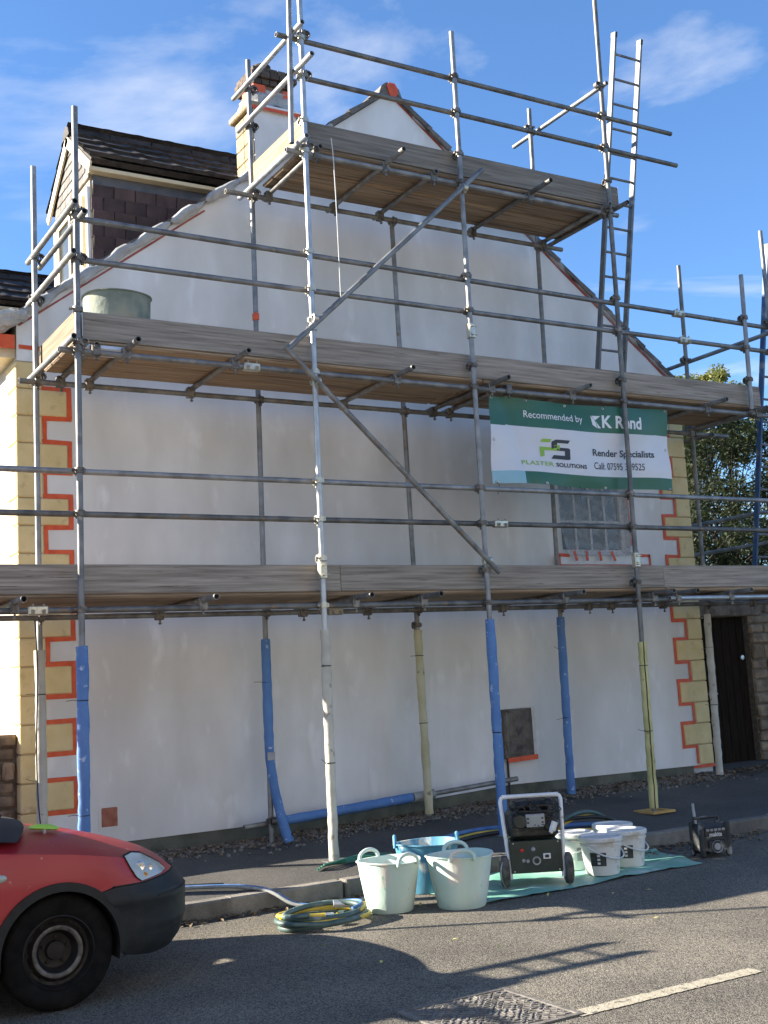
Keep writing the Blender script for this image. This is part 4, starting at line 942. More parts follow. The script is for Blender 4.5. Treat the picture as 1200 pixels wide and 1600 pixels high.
banner_print('emblem', poly_bm([[(0, 0), (.35, .28), (.52, .62), (.58, 1), (.12, .75)], [(.1, 0), (1.0, 0), (.45, .36)], [(.52, .42), (.62, .60), (1.0, 1), (.66, 1)]]), .533, .585, .125, .275, M_print_w)
banner_print('lettering', text_bm('K Rend', .03), .592, .828, .115, .27, M_print_w)
S_ = [[(.52, 0), (1.0, 0), (.93, .17), (.48, .17)], [(.38, .12), (.52, 0), (.52, .17), (.56, .17), (.56, .42), (.38, .5)], [(.56, .40), (.95, .40), (1.0, .46), (1.0, .56), (.56, .56)], [(.82, .56), (1, .56), (1, .95), (.82, .80)], [(.45, .80), (.82, .80), (1, .95), (.95, 1.0), (.36, 1.0)]]
P_ = [[(.10, .0), (.40, .0), (.33, .17), (.02, .17)], [(.0, .42), (.50, .42), (.50, .58), (.0, .58)], [(.50, .28), (.68, .28), (.68, .52), (.62, .58), (.50, .58)], [(.0, .58), (.16, .58), (.16, .88), (.03, .95)]]
bmS = poly_bm(S_); banner_print('emblem', bmS, .308, .405, .455, .685, M_print_d)
bmP = poly_bm(P_); banner_print('emblem', bmP, .252, .352, .455, .670, M_print_l)
banner_print('lettering', text_bm('PLASTER', .012, 1.05), .155, .318, .725, .775, M_print_l)
banner_print('lettering', text_bm('SOLUTIONS', .03, 1.05), .330, .490, .727, .777, M_print_d)
banner_print('lettering', text_bm('Render Specialists', .022), .533, .905, .525, .635, M_print_d)
banner_print('lettering', text_bm('Call: 07595 399525', .004), .535, .842, .685, .770, M_print_d)
for u, v in ((.012, .02), (.19, .02), (.4, .03), (.6, .03), (.985, .02), (.015, .5), (.985, .5), (.02, .985), (.27, .985), (.6, .985), (.985, .985)):
    p = Vector(bpt(u, v, .004)); m = MB(); m.lathe((p.x, p.y, p.z), [(.006, .002), (.014, -.003), (.016, .002)], 10, 'y'); m.build('eyelet', M_band, ban)
for u, v in ((.19, .02), (.6, .03), (.985, .02), (.02, .985), (.45, .99), (.985, .985)):
    p = Vector(bpt(u, v, .005)); up = Vector((0, 0, .04 if v < .5 else -.05))
    t = MB().pipe([p, p + up * .6 + Vector((.01, -.02, 0)), p + up * 1.3, p + up * 1.9 + Vector((random.uniform(-.05, .03), -.03, -.03))], .003, 5); t.build('cable_tie', M_blacktie, ban)

# cord hanging from the top deck
MB().pipe(smooth_path([(4.93, 8.78, 6.42), (4.93, 8.76, 6.2), (4.935, 8.76, 5.7), (4.93, 8.76, 4.9)], 5), .0045, 6).build('cord', M_rope, None, label='thin pale cord hanging down from the top deck', cat='cord')

# ------------------------------------------------------------------ tubs and buckets
def handle(m, c, ang, R, z, wd=.10, h=.075, out_=0.0, r=.014):
    t = Vector((-sin(ang), cos(ang), 0)); n_ = Vector((cos(ang), sin(ang), 0)); c = Vector(c); p = []
    for i in range(11):
        q = pi * i / 10; p.append(c + n_ * (R + out_ * sin(q)) + t * (wd * cos(q)) * (1 - .12 * sin(q)) + Vector((0, 0, z - .012 + h * sin(q) ** .55)))
    m.pipe(p, r, 8)
def tub(loc, rt, rb, h, ha, mt, fill, label, group='flexible tubs on the site', hh=.075, splash=True, name='flexible_tub'):
    r = empty(name, loc, label, 'tub', group); x, y, z = loc
    m = MB(); m.lathe((x, y, z), [(0.001, .002), (rb * .96, .002), (rb, .012), (lerp(rb, rt, .35), h * .33), (lerp(rb, rt, .72), h * .68), (rt, h), (rt + .011, h + .004), (rt + .011, h + .013), (rt - .004, h + .013), (rt - .008, h), (lerp(rb, rt, .6) - .008, h * .55), (rb - .012, .03), (.001, .03)], 44)
    k0 = len(m.v)
    for i, v in enumerate(m.v):          # soft walls are never quite round
        a = math.atan2(v[1] - y, v[0] - x); s_ = 1 + (.02 * sin(2 * a + loc[0] * 7) + .01 * sin(3 * a + 2)) * (v[2] - z) / h
        m.v[i] = (x + (v[0] - x) * s_, y + (v[1] - y) * s_, v[2] + .006 * sin(2 * a + 1) * (v[2] - z) / h)
    m.build('tub_wall', mt, r, smooth=40)
    for a in ((ha, ha + pi) if hh > .06 else ()): q = MB(); handle(q, (x, y, z), a, rt, h, hh * 1.15, hh); q.build('handle', mt, r, smooth=60)
    if fill:
        f = MB(); n = 24; f.v.append((x, y, z + h * fill + .02))
        for k in (1, 2, 3):
            for i in range(n): q = 2 * pi * i / n; rr = (lerp(rb, rt, fill) - .012) * k / 3; f.v.append((x + rr * cos(q), y + rr * sin(q), z + h * fill + random.uniform(-.012, .015)))
        for i in range(n): f.f.append((0, 1 + i, 1 + (i + 1) % n))
        for k in (0, 1):
            for i in range(n): a = 1 + k * n; f.f.append((a + i, a + n + i, a + n + (i + 1) % n, a + (i + 1) % n))
        f.build('mix', M_mortarwet, r)
    return r
tub((4.26, 7.33, 0), .216, .158, .33, radians(-82), M_mint, .75, 'pale mint flexible tub nearest the hose coil, leftmost tub on the road')
tub((4.69, 7.09, 0), .226, .168, .34, radians(-118), M_mint, .35, 'pale mint flexible tub beside the machine, right of the other mint tub')
tub((4.86, 7.78, 0), .235, .165, .345, radians(-30), M_bluetub, .8, 'blue flexible tub standing behind the two mint tubs')
tub((3.06, 9.24, Z2 + .115), .272, .262, .47, radians(40), M_greytub, .5, 'mortar stained round tub on the second deck at the left', 'flexible tubs on the site', .05)

def bucket(loc, label, ang, lab=True, lid=True):
    r = empty('bucket', loc, label, 'bucket', 'white plastic buckets on the tarp'); x, y, z = loc; R0, R1, H = .128, .158, .27
    m = MB(); m.lathe((x, y, z), [(.001, .002), (R0 * .97, .002), (R0, .01), (lerp(R0, R1, .8), H * .8), (lerp(R0, R1, .8) + .008, H * .805), (lerp(R0, R1, .83) + .008, H * .85), (lerp(R0, R1, .83), H * .855), (R1, H)], 36); m.build('pail', M_bucket, r, smooth=35)
    m = MB(); m.lathe((x, y, z + H), [(R1 + .006, -.022), (R1 + .010, -.018), (R1 + .011, .006), (R1 + .004, .014), (R1 - .012, .014), (R1 - .02, .002), (R1 - .05, .003), (.001, .005)], 36); m.build('lid', M_bucket, r, smooth=35)
    t = Vector((-sin(ang), cos(ang), 0)); n_ = Vector((cos(ang), sin(ang), 0)); c = Vector((x, y, z + H * .80)); p = []
    for i in range(15):
        q = pi * i / 14; p.append(c + t * (R1 + .012) * cos(q) + n_ * (R1 + .012) * sin(q) * 1.0 + Vector((0, 0, -.09 * sin(q))))
    MB().pipe(p, .0065, 7).build('carry_handle', M_bucket, r, smooth=60)
    if lab:
        for aa, wl_, mt in ((ang - 1.15, .85, M_label), (ang + .95, .55, M_grey)):
            m = MB(); n = 10
            for i in range(n + 1):
                for zz_ in (.075, .175): q = aa + wl_ * (i / n - .5); rr = lerp(R0, R1, zz_ / H) + .002; m.v.append((x + rr * cos(q), y + rr * sin(q), z + zz_))
            for i in range(n): m.f.append((2 * i, 2 * i + 2, 2 * i + 3, 2 * i + 1))
            m.build('label', mt, r, fix=False)
            for k in range(3):
                m = MB(); zc = .152 - k * .028
                for i in range(5):
                    for zz_ in (zc - .008, zc + .008): q = aa + wl_ * (-.05 + .18 * i / 4); rr = lerp(R0, R1, zz_ / H) + .0035; m.v.append((x + rr * cos(q), y + rr * sin(q), z + zz_))
                for i in range(4): m.f.append((2 * i, 2 * i + 2, 2 * i + 3, 2 * i + 1))
                m.build('label_print', M_paper, r, fix=False)
    return r
bucket((6.14, 7.30, .012), 'white lidded bucket with a dark label, nearest of the four beside the machine', radians(-75))
bucket((6.52, 7.44, .012), 'white lidded bucket with its handle hanging, nearest the radio', radians(-70))
bucket((6.17, 7.66, .012), 'white lidded bucket behind the front one, closest to the machine', radians(-160))
bucket((6.70, 7.80, .012), 'white lidded bucket at the back of the group by the kerb', radians(60), False)

# tarp
m = MB(); nx, ny = 34, 12
for i in range(nx + 1):
    for j in range(ny + 1):
        u, v = i / nx, j / ny
        a = Vector((4.62, 6.98)).lerp(Vector((6.98, 7.10)), u); b = Vector((4.85, 8.0)).lerp(Vector((7.22, 7.86)), u); p = a.lerp(b, v)
        m.v.append((p.x + .015 * sin(9 * v + 3), p.y + .02 * sin(11 * u) * (1 - v), .006 + .012 * abs(sin(13 * u + 4 * v) * sin(5 * v - 7 * u)) + .010 * max(0, sin(31 * u - 9 * v)) ** 6 + (.012 * (v > .97) * abs(sin(17 * u)))))
for i in range(nx):
    for j in range(ny): a = i * (ny + 1) + j; m.f.append((a, a + ny + 1, a + ny + 2, a + 1))
m.build('tarp', M_tarp, None, smooth=60, label='crumpled teal green plastic sheet on the road under the buckets and machine', cat='tarp')

# ------------------------------------------------------------------ spraying machine on a trolley
gc = Vector((5.47, 7.24, .012)); gen = empty('render_pump', gc, 'black render spraying machine on a white tube trolley with two wheels', 'machine')
def G(m, name, mt, **k):      # machine parts are laid out facing -Y round its own base
    m.xf(Matrix.Translation(gc)); return m.build(name, mt, gen, **k)
fr = MB()
for sx in (-.225, .225): fr.pipe(smooth_path([(sx * .86, .0, .06), (sx * .93, .03, .30), (sx, .10, .56), (sx, .115, .615), (sx * .93, .12, .64)], 5), .015, 10)
fr.pipe([(-.212, .12, .64), (.212, .12, .64)], .017, 10); fr.pipe([(-.20, .01, .12), (.20, .01, .12)], .012, 8)
fr.pipe(smooth_path([(-.19, .02, .10), (-.19, .28, .10), (-.17, .33, .12), (.17, .33, .12), (.19, .28, .10), (.19, .02, .10)], 4), .013, 8)
G(fr, 'trolley_frame', M_frame, smooth=60)
G(MB().box(-.185, .185, -.012, .30, .10, .325, .012), 'panel_box', M_gengreen)
G(MB().box(-.19, .19, -.016, -.0121, .10, .33, .002), 'front_panel', M_gengreen)
G(MB().box(-.185, .185, .03, .30, .335, .54, .03), 'motor_housing', M_genblk)
G(MB().box(-.15, .14, .05, .28, .54, .605, .025), 'motor_cover', M_genblk)
for k in range(6): G(MB().box(-.175 + .006, .165, .018, .03, .36 + k * .03, .372 + k * .03, .003), 'cooling_fin', M_genblk)
m = MB(); m.lathe((-.10, .0, .47), [(.001, -.03), (.045, -.03), (.055, -.015), (.055, .1)], 20, 'y'); m.lathe((.13, .05, .44), [(.001, -.06), (.05, -.06), (.06, -.045), (.06, .1)], 20, 'y'); G(m, 'pump_head', M_genblk)
dsp = G(MB().box(-.06, .08, -.03, .02, .425, .52, .006), 'control_display', M_grey)
m = MB().box(-.025, .045, -.034, -.031, .455, .505); m.xf(Matrix.Translation(gc)); m.build('screen', M_screen, dsp)
for k, (x, z) in enumerate(((-.045, .49), (-.045, .46), (.062, .49), (.062, .46))): m = MB().box(x - .007, x + .007, -.034, -.0301, z - .006, z + .006); m.xf(Matrix.Translation(gc)); m.build('button', M_black, dsp)
m = MB(); m.lathe((-.105, -.017, .265), [(.001, -.015), (.013, -.013), (.015, 0)], 14, 'y'); G(m, 'red_knob', M_red)
m = MB(); m.lathe((-.02, -.017, .268), [(.001, -.02), (.012, -.018), (.017, -.004), (.018, 0)], 14, 'y'); G(m, 'dial', M_grey)
m = MB(); m.lathe((.0, -.017, .185), [(.02, -.004), (.03, -.006), (.032, 0)], 18, 'y'); m.lathe((-.095, -.017, .19), [(.001, -.006), (.012, -.005), (.013, 0)], 12, 'y'); m.lathe((-.065, -.017, .185), [(.001, -.006), (.012, -.005), (.013, 0)], 12, 'y'); G(m, 'socket', M_grey)
G(MB().box(.05, .105, -.022, -.0165, .195, .235, .002), 'white_switch', M_paper)
G(MB().box(.063, .092, -.024, -.0221, .205, .226), 'switch_window', M_black)
for sx in (-.165, .165):
    for z in (.115, .315): m = MB(); m.lathe((sx, -.0165, z), [(.001, -.004), (.005, -.003), (.006, 0)], 8, 'y'); G(m, 'screw', M_band)
for sx in (-1, 1):
    m = MB(); m.lathe((sx * .235, .03, .115), [(.05, -.028), (.09, -.03), (.108, -.022), (.114, -.01), (.114, .01), (.108, .022), (.09, .03), (.05, .028)], 28, 'x'); wh = G(m, 'wheel', M_tyredirty, smooth=40)
    m = MB(); m.lathe((sx * .235, .03, .115), [(.001, -.02), (.052, -.02), (.052, .02), (.001, .02)], 18, 'x'); m.xf(Matrix.Translation(gc)); m.build('hub', M_grey, wh)
G(MB().tube((-.24, .03, .115), (.24, .03, .115), .011, 8), 'axle', M_steeldark)
for k in range(16):
    a = Vector((random.uniform(-.2, .2), .10, random.uniform(.58, .63))); b = Vector((random.uniform(-.2, .2), .0, random.uniform(.46, .60))); c_ = Vector((random.uniform(-.15, .2), -.03, random.uniform(.38, .56)))
    G(MB().pipe(smooth_path([a, (a + b) / 2 + Vector((0, -.05, .02)), b, c_], 5), .0045, 6), 'cable', M_black, smooth=60)
m = MB(); m.tube((.125, -.05, .40), (.15, -.05, .46), .024, 12); m.tube((.11, -.05, .385), (.125, -.05, .40), .016, 10); G(m, 'plug', M_paper)
G(MB().pipe(smooth_path([(-.2, .0, .2), (-.26, -.05, .18), (-.27, -.06, .08), (-.24, -.02, .0 + .01)], 5), .007, 6), 'cable', M_grey, smooth=60)
spin(gen, radians(-30))

# ------------------------------------------------------------------ site radio
rc = Vector((7.33, 7.33, .003)); rad = empty('site_radio', rc, 'dusty black site radio with an upright aerial on the corner of the tarp', 'radio')
def Rr(m, name, mt, **k): m.xf(Matrix.Translation(rc)); return m.build(name, mt, rad, **k)
Rr(MB().box(-.135, .135, -.085, .085, .02, .255, .03), 'body', M_radio)
for sx in (-1, 1):
    for sy in (-1, 1): Rr(MB().box(sx * .12 - .022, sx * .12 + .022, sy * .072 - .022, sy * .072 + .022, 0, .275, .012), 'corner_guard', M_radio)
Rr(MB().box(-.10, .10, -.093, -.084, .165, .235, .006), 'display_panel', M_black)
for k in range(5): Rr(MB().box(-.088 + k * .036, -.06 + k * .036, -.098, -.0931, .205, .225, .003), 'button', M_grey)
Rr(MB().box(-.075, .075, -.1, -.084, .03, .135, .012), 'speaker_frame', M_radio)
m = MB(); m.lathe((0, -.1, .082), [(.001, .0), (.02, -.002), (.042, .004), (.048, -.006), (.05, 0)], 24, 'y'); Rr(m, 'speaker_cone', M_grey)
Rr(MB().pipe([(-.115, .05, .255), (-.115, .05, .30), (.115, .05, .30), (.115, .05, .255)], .014, 8), 'carry_bar', M_radio)
Rr(MB().tube((-.09, .06, .25), (-.10, .06, .42), .014, 10, r2=.011), 'aerial', M_grey)
bm = text_bm('makita', .02); ys_ = [v.co.y for v in bm.verts]; xs_ = [v.co.x for v in bm.verts]
for v in bm.verts: v.co = Vector((-.06 + (v.co.x - min(xs_)) / (max(xs_) - min(xs_)) * .115, -.0942, .150 + .035 * (v.co.y - min(ys_)) / (max(ys_) - min(ys_)) + .012))
me = bpy.data.meshes.new('lettering'); bm.to_mesh(me); bm.free(); me.materials.append(M_paper); place('lettering', me, rad)
spin(rad, radians(-14))

# ------------------------------------------------------------------ hoses
def coil(c, rx, ry, turns, r, z0, ph, wob=.03):
    p = []; n = int(turns * 26)
    for i in range(n + 1):
        q = ph + 2 * pi * i / 26; k = 1 + wob * sin(i * .37 + ph) + wob * .7 * sin(i * .11 + 2)
        p.append((c[0] + rx * k * cos(q), c[1] + ry * k * sin(q), z0 + .02 * (i / 26) + .012 * sin(q * 1.5 + ph)))
    return p
hz = empty('hose_coil', (3.72, 7.25, 0), 'coil of dark green and yellow hose lying on the road beside the tubs', 'hose')
MB().pipe(coil((3.68, 7.24), .30, .21, 2.1, .018, .022, .4, .05), .020, 9).build('green_hose', M_hoseg, hz, smooth=60)
MB().pipe(coil((3.70, 7.25), .31, .21, 2.4, .012, .045, 2.0, .09), .0135, 8).build('yellow_hose', M_hosey, hz, smooth=60)
MB().pipe(coil((3.66, 7.23), .27, .19, 1.15, .012, .085, 3.4, .09), .019, 8).build('dark_hose', M_hoseg, hz, smooth=60)
MB().pipe(coil((3.72, 7.26), .25, .18, .6, .012, .10, 5.2, .05), .010, 8).build('blue_hose', M_hoseb, hz, smooth=60)
MB().tube((3.83, 7.36, .10), (3.95, 7.33, .09), .026, 10).build('hose_fitting', M_band, hz)
MB().tube((3.66, 7.17, .07), (3.74, 7.20, .06), .02, 10).build('hose_fitting', M_band, hz)
lay = smooth_path([(2.2, 8.75, .165), (2.9, 8.62, .162), (3.33, 8.40, .158), (3.56, 8.20, .15), (3.68, 8.02, .12), (3.80, 7.86, .035), (4.02, 7.72, .025), (4.25, 7.72, .025), (4.55, 8.0, .03)], 6)
MB().pipe(lay, .013, 9).build('feed_hose', M_hosew, None, smooth=60, label='pale grey hose crossing the footway and dropping over the kerb', cat='hose')
MB().pipe([Vector(p) + Vector((.03, .04, .0)) for p in lay], .010, 8).build('feed_hose', M_hoseb, None, smooth=60, label='thin blue hose running beside the pale hose over the kerb', cat='hose')
MB().pipe(smooth_path([(3.85, 7.35, .03), (4.02, 7.52, .03), (4.22, 7.62, .022), (4.5, 7.66, .02)], 6), .012, 8).build('feed_hose', M_hosey, None, smooth=60, label='yellow hose leading from the coil behind the left mint tub', cat='hose')
MB().pipe(smooth_path([(2.9, 8.80, .165), (3.2, 8.62, .16), (3.5, 8.45, .155)], 6), .009, 8).build('feed_hose', M_black, None, smooth=60, label='thin black cable on the footway behind the van', cat='cable')
h2 = empty('hose_bundle', (7.2, 8.5, .15), 'looped dark and yellow hose on the footway behind the buckets', 'hose')
def arc(c, rx, rz, n=14, a0=0, a1=pi, y=0): return [(c[0] + rx * cos(lerp(a0, a1, i / n)), c[1] + y * sin(lerp(a0, a1, i / n) * 2), c[2] + rz * sin(lerp(a0, a1, i / n))) for i in range(n + 1)]
zb = pav_z(7.2, 8.6)
MB().pipe(arc((6.95, 8.5, zb + .02), .34, .14, y=.05), .018, 8).build('green_hose', M_hoseg, h2, smooth=60)
MB().pipe(arc((7.0, 8.54, zb + .02), .30, .10, y=.05) + [(6.6, 8.6, zb + .02), (6.2, 8.65, zb + .0)], .011, 8).build('yellow_hose', M_hosey, h2, smooth=60)
MB().pipe(arc((6.92, 8.46, zb + .02), .38, .10, y=-.04), .016, 8).build('black_hose', M_black, h2, smooth=60)
h3 = empty('supply_hose', (6.0, 8.9, .17), 'blue and yellow supply hose lying on the footway behind the machine', 'hose')
zf_ = lambda x, y: pav_z(x, y) + .02
MB().pipe([(p.x, p.y, zf_(p.x, p.y)) for p in smooth_path([(5.5, 8.75, 0), (5.9, 9.0, 0), (6.35, 9.05, 0), (6.7, 8.8, 0), (7.3, 8.6, 0)], 6)], .02, 8).build('blue_hose', M_hoseb, h3, smooth=60)
MB().pipe([(p.x, p.y, zf_(p.x, p.y)) for p in smooth_path([(5.45, 8.65, 0), (5.9, 8.88, 0), (6.3, 8.92, 0), (6.7, 8.62, 0), (7.2, 8.35, 0)], 6)], .012, 8).build('yellow_hose', M_hosey, h3, smooth=60)
MB().pipe([(p.x, p.y, zf_(p.x, p.y) + .004) for p in smooth_path([(5.5, 8.6, 0), (5.9, 8.78, 0), (6.3, 8.82, 0), (6.8, 8.5, 0)], 6)], .018, 8).build('black_hose', M_black, h3, smooth=60)
h4 = MB()
for k in range(4): h4.pipe([(p.x, p.y, zf_(p.x, p.y) - .005 + .01 * k) for p in smooth_path([(4.3 + .02 * k, 8.50, 0), (4.45, 8.62 - .03 * k, 0), (4.75, 8.60 + .02 * k, 0), (5.0, 8.45 + .03 * k, 0), (4.7, 8.38, 0)], 5)], .008, 7)
h4.build('hose_end', mat('green_hose_end', (.03, .16, .10), (.07, .22, .15), .5), None, smooth=60, label='short green hose loop on the footway at the foot of the white sleeved pole', cat='hose')

# ------------------------------------------------------------------ red van
VAN_X = -0.055
van = empty('van', (0.4, 7.08, 0), 'red van with black bumper parked nose right at the kerb', 'van')
YC, HW = 7.09, .83
def nose_x(z): return interp(z, [.18, .25, .35, .50, .60, .68, .76, .84, .9], [2.52, 2.58, 2.62, 2.62, 2.54, 2.45, 2.36, 2.2, 1.9])
def halfw(x, z):
    xm = nose_x(z); xs_ = 1.72; t = max(0, min(1, (x - xs_) / (xm - xs_)))
    hw = HW * (1 - t ** 3.4) ** (1 / 2.6)
    hw -= .03 * max(0, (.30 - z) / .1) ** 2 * .6 + (max(0, z - .62) ** 2) * .9 + .025 * max(0, (z - .9))
    if z > 1.0: hw -= .11 * ((z - 1.0) / .8) ** 1.3
    return max(hw, 0.0)
FA, RA, WR = (1.755, .287), (-.96, .287), .287
def arch(cx, r, a0, a1, n=18): return [(cx[0] + r * cos(lerp(a0, a1, i / n)), cx[1] + r * sin(lerp(a0, a1, i / n))) for i in range(n + 1)]
def patch(poly, off, step=.035, inner=None, band=None):
    """fill a side-view (x, z) outline and lay it on the van's curved flank"""
    bm = bmesh.new(); tv = [bm.verts.new((x, 0, z)) for x, z in poly]
    for tri in tessellate_polygon([[Vector((x, z, 0)) for x, z in poly]]):
        if len(set(tri)) == 3:
            try: bm.faces.new([tv[i] for i in tri])
            except ValueError: pass
    bmesh.ops.recalc_face_normals(bm, faces=bm.faces)
    x0, x1 = min(p[0] for p in poly), max(p[0] for p in poly); z0, z1 = min(p[1] for p in poly), max(p[1] for p in poly)
    def cuts(a, b, s_):
        n = max(1, int((b - a) / s_)); return [lerp(a, b, i / n) for i in range(1, n)]
    cx = cuts(x0, min(x1, 2.2), step * 2) + (cuts(max(x0, 2.2), x1, step * .4) if x1 > 2.2 else [])
    for c in cx: bmesh.ops.bisect_plane(bm, geom=bm.verts[:] + bm.edges[:] + bm.faces[:], plane_co=(c, 0, 0), plane_no=(1, 0, 0))
    for c in cuts(z0, z1, step): bmesh.ops.bisect_plane(bm, geom=bm.verts[:] + bm.edges[:] + bm.faces[:], plane_co=(0, 0, c), plane_no=(0, 0, 1))
    vs = [(v.co.x, v.co.z) for v in bm.verts]; bm.verts.index_update(); fs = [tuple(v.index for v in f.verts) for f in bm.faces]
    bm.free(); return vs, fs
def flank(name, poly, off, mt, thick=.012, sides=(-1, 1), smooth=40, parent=None, bulge=None):
    vs, fs = patch(poly, off); out_ = []
    for s_ in sides:
        m = MB(); a = []; b = []
        for x, z in vs:
            h = halfw(x, z); e = bulge(x, z) if bulge else 0
            a.append((x, YC + s_ * (h + off + e), z)); b.append((x, YC + s_ * max(h + off - thick, 0), z))
        m.add(a, fs); n = len(a)
        # rim so that the skin has thickness
        cnt = {}
        for f in fs:
            for i in range(len(f)):
                e = (f[i], f[(i + 1) % len(f)]); k = tuple(sorted(e)); cnt[k] = cnt.get(k, 0) + 1
        m.v += b
        m.f += [(p, q, q + n, p + n) for (p, q), c in cnt.items() if c == 1]
        out_.append(m.build(name, mt, parent or van, smooth=smooth))
    return out_
SHL = lambda x: interp(x, [-1.8, .9, 1.40, 1.82, 2.0, 2.21, 2.36, 2.46, 2.53], [.97, .97, .815, .765, .735, .69, .655, .62, .60])
top_line = [(x, SHL(x)) for x in (2.43, 2.40, 2.36, 2.30, 2.26, 2.21, 2.1, 2.0, 1.9, 1.82, 1.6, 1.4, 1.2, 1.0, .9)]
def bump_line(x): return interp(x, [1.9, 2.2, 2.4, 2.6], [.585, .575, .595, .60])
body_poly = [(2.47, .600)] + top_line + [(-1.75, .97), (-1.78, .25)] + arch(RA, .335, pi - .05, .05) + [(-.6, .21), (1.38, .21)] + arch(FA, .335, pi - .05, .93) + [(2.05, .578), (2.2, .577), (2.4, .594)]
flank('body_side', body_poly, 0, M_van, .015)
bp_ = arch(FA, .335, .93, -.06, 14) + [(2.09, .225), (2.25, .20), (2.45, .20), (2.51, .215), (2.56, .25), (2.595, .34), (2.60, .45), (2.59, .52), (2.56, .588), (2.4, .588), (2.2, .571), (2.05, .572)]
flank('bumper', bp_, .010, M_bumper, .03, bulge=lambda x, z: .012 * math.exp(-((z - .5) / .05) ** 2))
def ringpoly(c, r0, r1, a0, a1, n=26): return arch(c, r1, a0, a1, n) + arch(c, r0, a1, a0, n)
flank('wheel_arch_trim', ringpoly(FA, .305, .348, pi + .12, -.14), .018, M_bumper, .05)
flank('wheel_arch_trim', ringpoly(RA, .305, .348, pi + .12, -.12), .020, M_bumper, .05)
flank('bumper_groove', [(2.30, .492), (2.585, .502), (2.585, .510), (2.30, .500)], .024, M_bore, .01)
flank('bumper_groove', [(2.10, .300), (2.56, .300), (2.56, .309), (2.10, .309)], .011, M_bore, .004)
flank('bumper_seam', [(2.03, .5735), (2.2, .5715), (2.4, .5885), (2.5, .592), (2.5, .598), (2.4, .5945), (2.2, .5775), (2.03, .5795)], .003, M_bore, .004)
flank('headlight_seal', [(2.104, .726), (2.16, .737), (2.223, .725), (2.295, .686), (2.357, .649), (2.392, .609), (2.34, .595), (2.20, .580), (2.165, .608), (2.133, .66)], .002, M_bore, .01)
flank('bonnet_seam', [(1.42, .812), (1.428, .811), (1.36, .90), (1.352, .90)], .004, M_bore, .006)
flank('sill', [(-.61, .20), (1.40, .20), (1.40, .27), (-.61, .27)], .006, M_bumper, .02)
hl = [(2.112, .720), (2.16, .730), (2.22, .718), (2.29, .680), (2.35, .645), (2.385, .612), (2.34, .600), (2.28, .594), (2.20, .585), (2.17, .61), (2.14, .66)]
for o in flank('headlight', hl, .004, M_lens, .03, bulge=lambda x, z: .008): pass
heads = [o for o in van.children if o.name.startswith('headlight')]
for s_, o in zip((-1, 1), heads):
    for x, z, r, mt in ((2.20, .655, .028, M_reflector), (2.26, .64, .02, M_reflector), (2.225, .610, .014, M_amber)):
        h = halfw(x, z); m = MB(); m.lathe((x, YC + s_ * (h + .0135), z), [(.001, -s_ * .0), (r * .8, s_ * .002), (r, -s_ * .004)], 16, 'y'); m.build('bulb', mt, o)
for s_ in (-1, 1):
    h = halfw(1.46, .69); m = MB(); m.lathe((0, 0, 0), [(.001, .014), (.6, .012), (.92, .006), (1, 0)], 20); 
    m.v = [(1.46 + v[0] * .032, YC + s_ * (h + v[2]), .69 + v[1] * .02) for v in m.v]; m.build('side_indicator', M_lens, van)
# bonnet and cabin skins: cross sections from shoulder to shoulder
def loft(name, xs_, zs_, zc, mt, parent=None, n=18, lift=0.0, p=2.4, smooth=45):
    m = MB()
    for x, zsh, zce in zip(xs_, zs_, zc):
        h = halfw(x, zsh) + lift * 0
        for i in range(n + 1):
            u = -1 + 2 * i / n; uu = math.copysign(abs(u) ** .75, u); m.v.append((x, YC + h * uu, zsh + (zce - zsh) * (1 - abs(uu) ** p) + lift))
    for k in range(len(xs_) - 1):
        for i in range(n): a = k * (n + 1) + i; m.f.append((a, a + 1, a + n + 2, a + n + 1))
    return m.build(name, mt, parent or van, smooth=smooth, fix=True)
bx = [1.18, 1.3, 1.4, 1.5, 1.6, 1.7, 1.82, 1.9, 2.0, 2.1, 2.21, 2.3, 2.36, 2.40, 2.43]
loft('bonnet', bx, [SHL(x) for x in bx], [max(SHL(x) + .005, interp(x, [1.2, 1.5, 1.75, 1.96, 2.26, 2.4, 2.5, 2.55], [.93, .905, .868, .832, .748, .695, .640, .61])) for x in bx], M_van)
# windscreen, roof, cabin sides
wsx = [1.52, 1.40, 1.2, .98, .76, .56]; wsz = [.90, 1.0, 1.16, 1.34, 1.52, 1.68]
m = MB(); n = 14
for x, z in zip(wsx, wsz):
    h = halfw(.5, z) - .05
    for i in range(n + 1): u = -1 + 2 * i / n; m.v.append((x - .16 * abs(u) ** 2.2 + .05, YC + h * u, z + .02 * (1 - u * u)))
for k in range(len(wsx) - 1):
    for i in range(n): a = k * (n + 1) + i; m.f.append((a, a + 1, a + n + 2, a + n + 1))
m.build('windscreen', M_glassdark, van, smooth=60)
m = MB(); xs_ = [1.72, 1.64, 1.57, 1.47]
for k, x in enumerate(xs_):
    for i in range(n + 1): u = -1 + 2 * i / n; m.v.append((x - .16 * abs(u) ** 2.2, YC + (HW - .08) * u, (.905, .915, .912, .93)[k] - .055 * abs(u) ** 2.5))
for k in range(3):
    for i in range(n): a = k * (n + 1) + i; m.f.append((a, a + 1, a + n + 2, a + n + 1))
m.build('scuttle', M_bore, van, smooth=50)
for y in (6.75, 7.15): MB().pipe(smooth_path([(1.57, y, .955), (1.48, y + .22, .985), (1.42, y + .48, 1.03)], 4), .009, 6).build('wiper', M_black, van)
cab = MB(); rx_ = [.60, .3, -.3, -1.0, -1.6, -1.78]; rzz = [1.66, 1.76, 1.80, 1.81, 1.79, 1.70]
for x, z in zip(rx_, rzz):
    for i in range(n + 1): u = -1 + 2 * i / n; h = halfw(.5, 1.62); cab.v.append((x, YC + h * u, 1.60 + (z - 1.60) * (1 - abs(u) ** 4)))
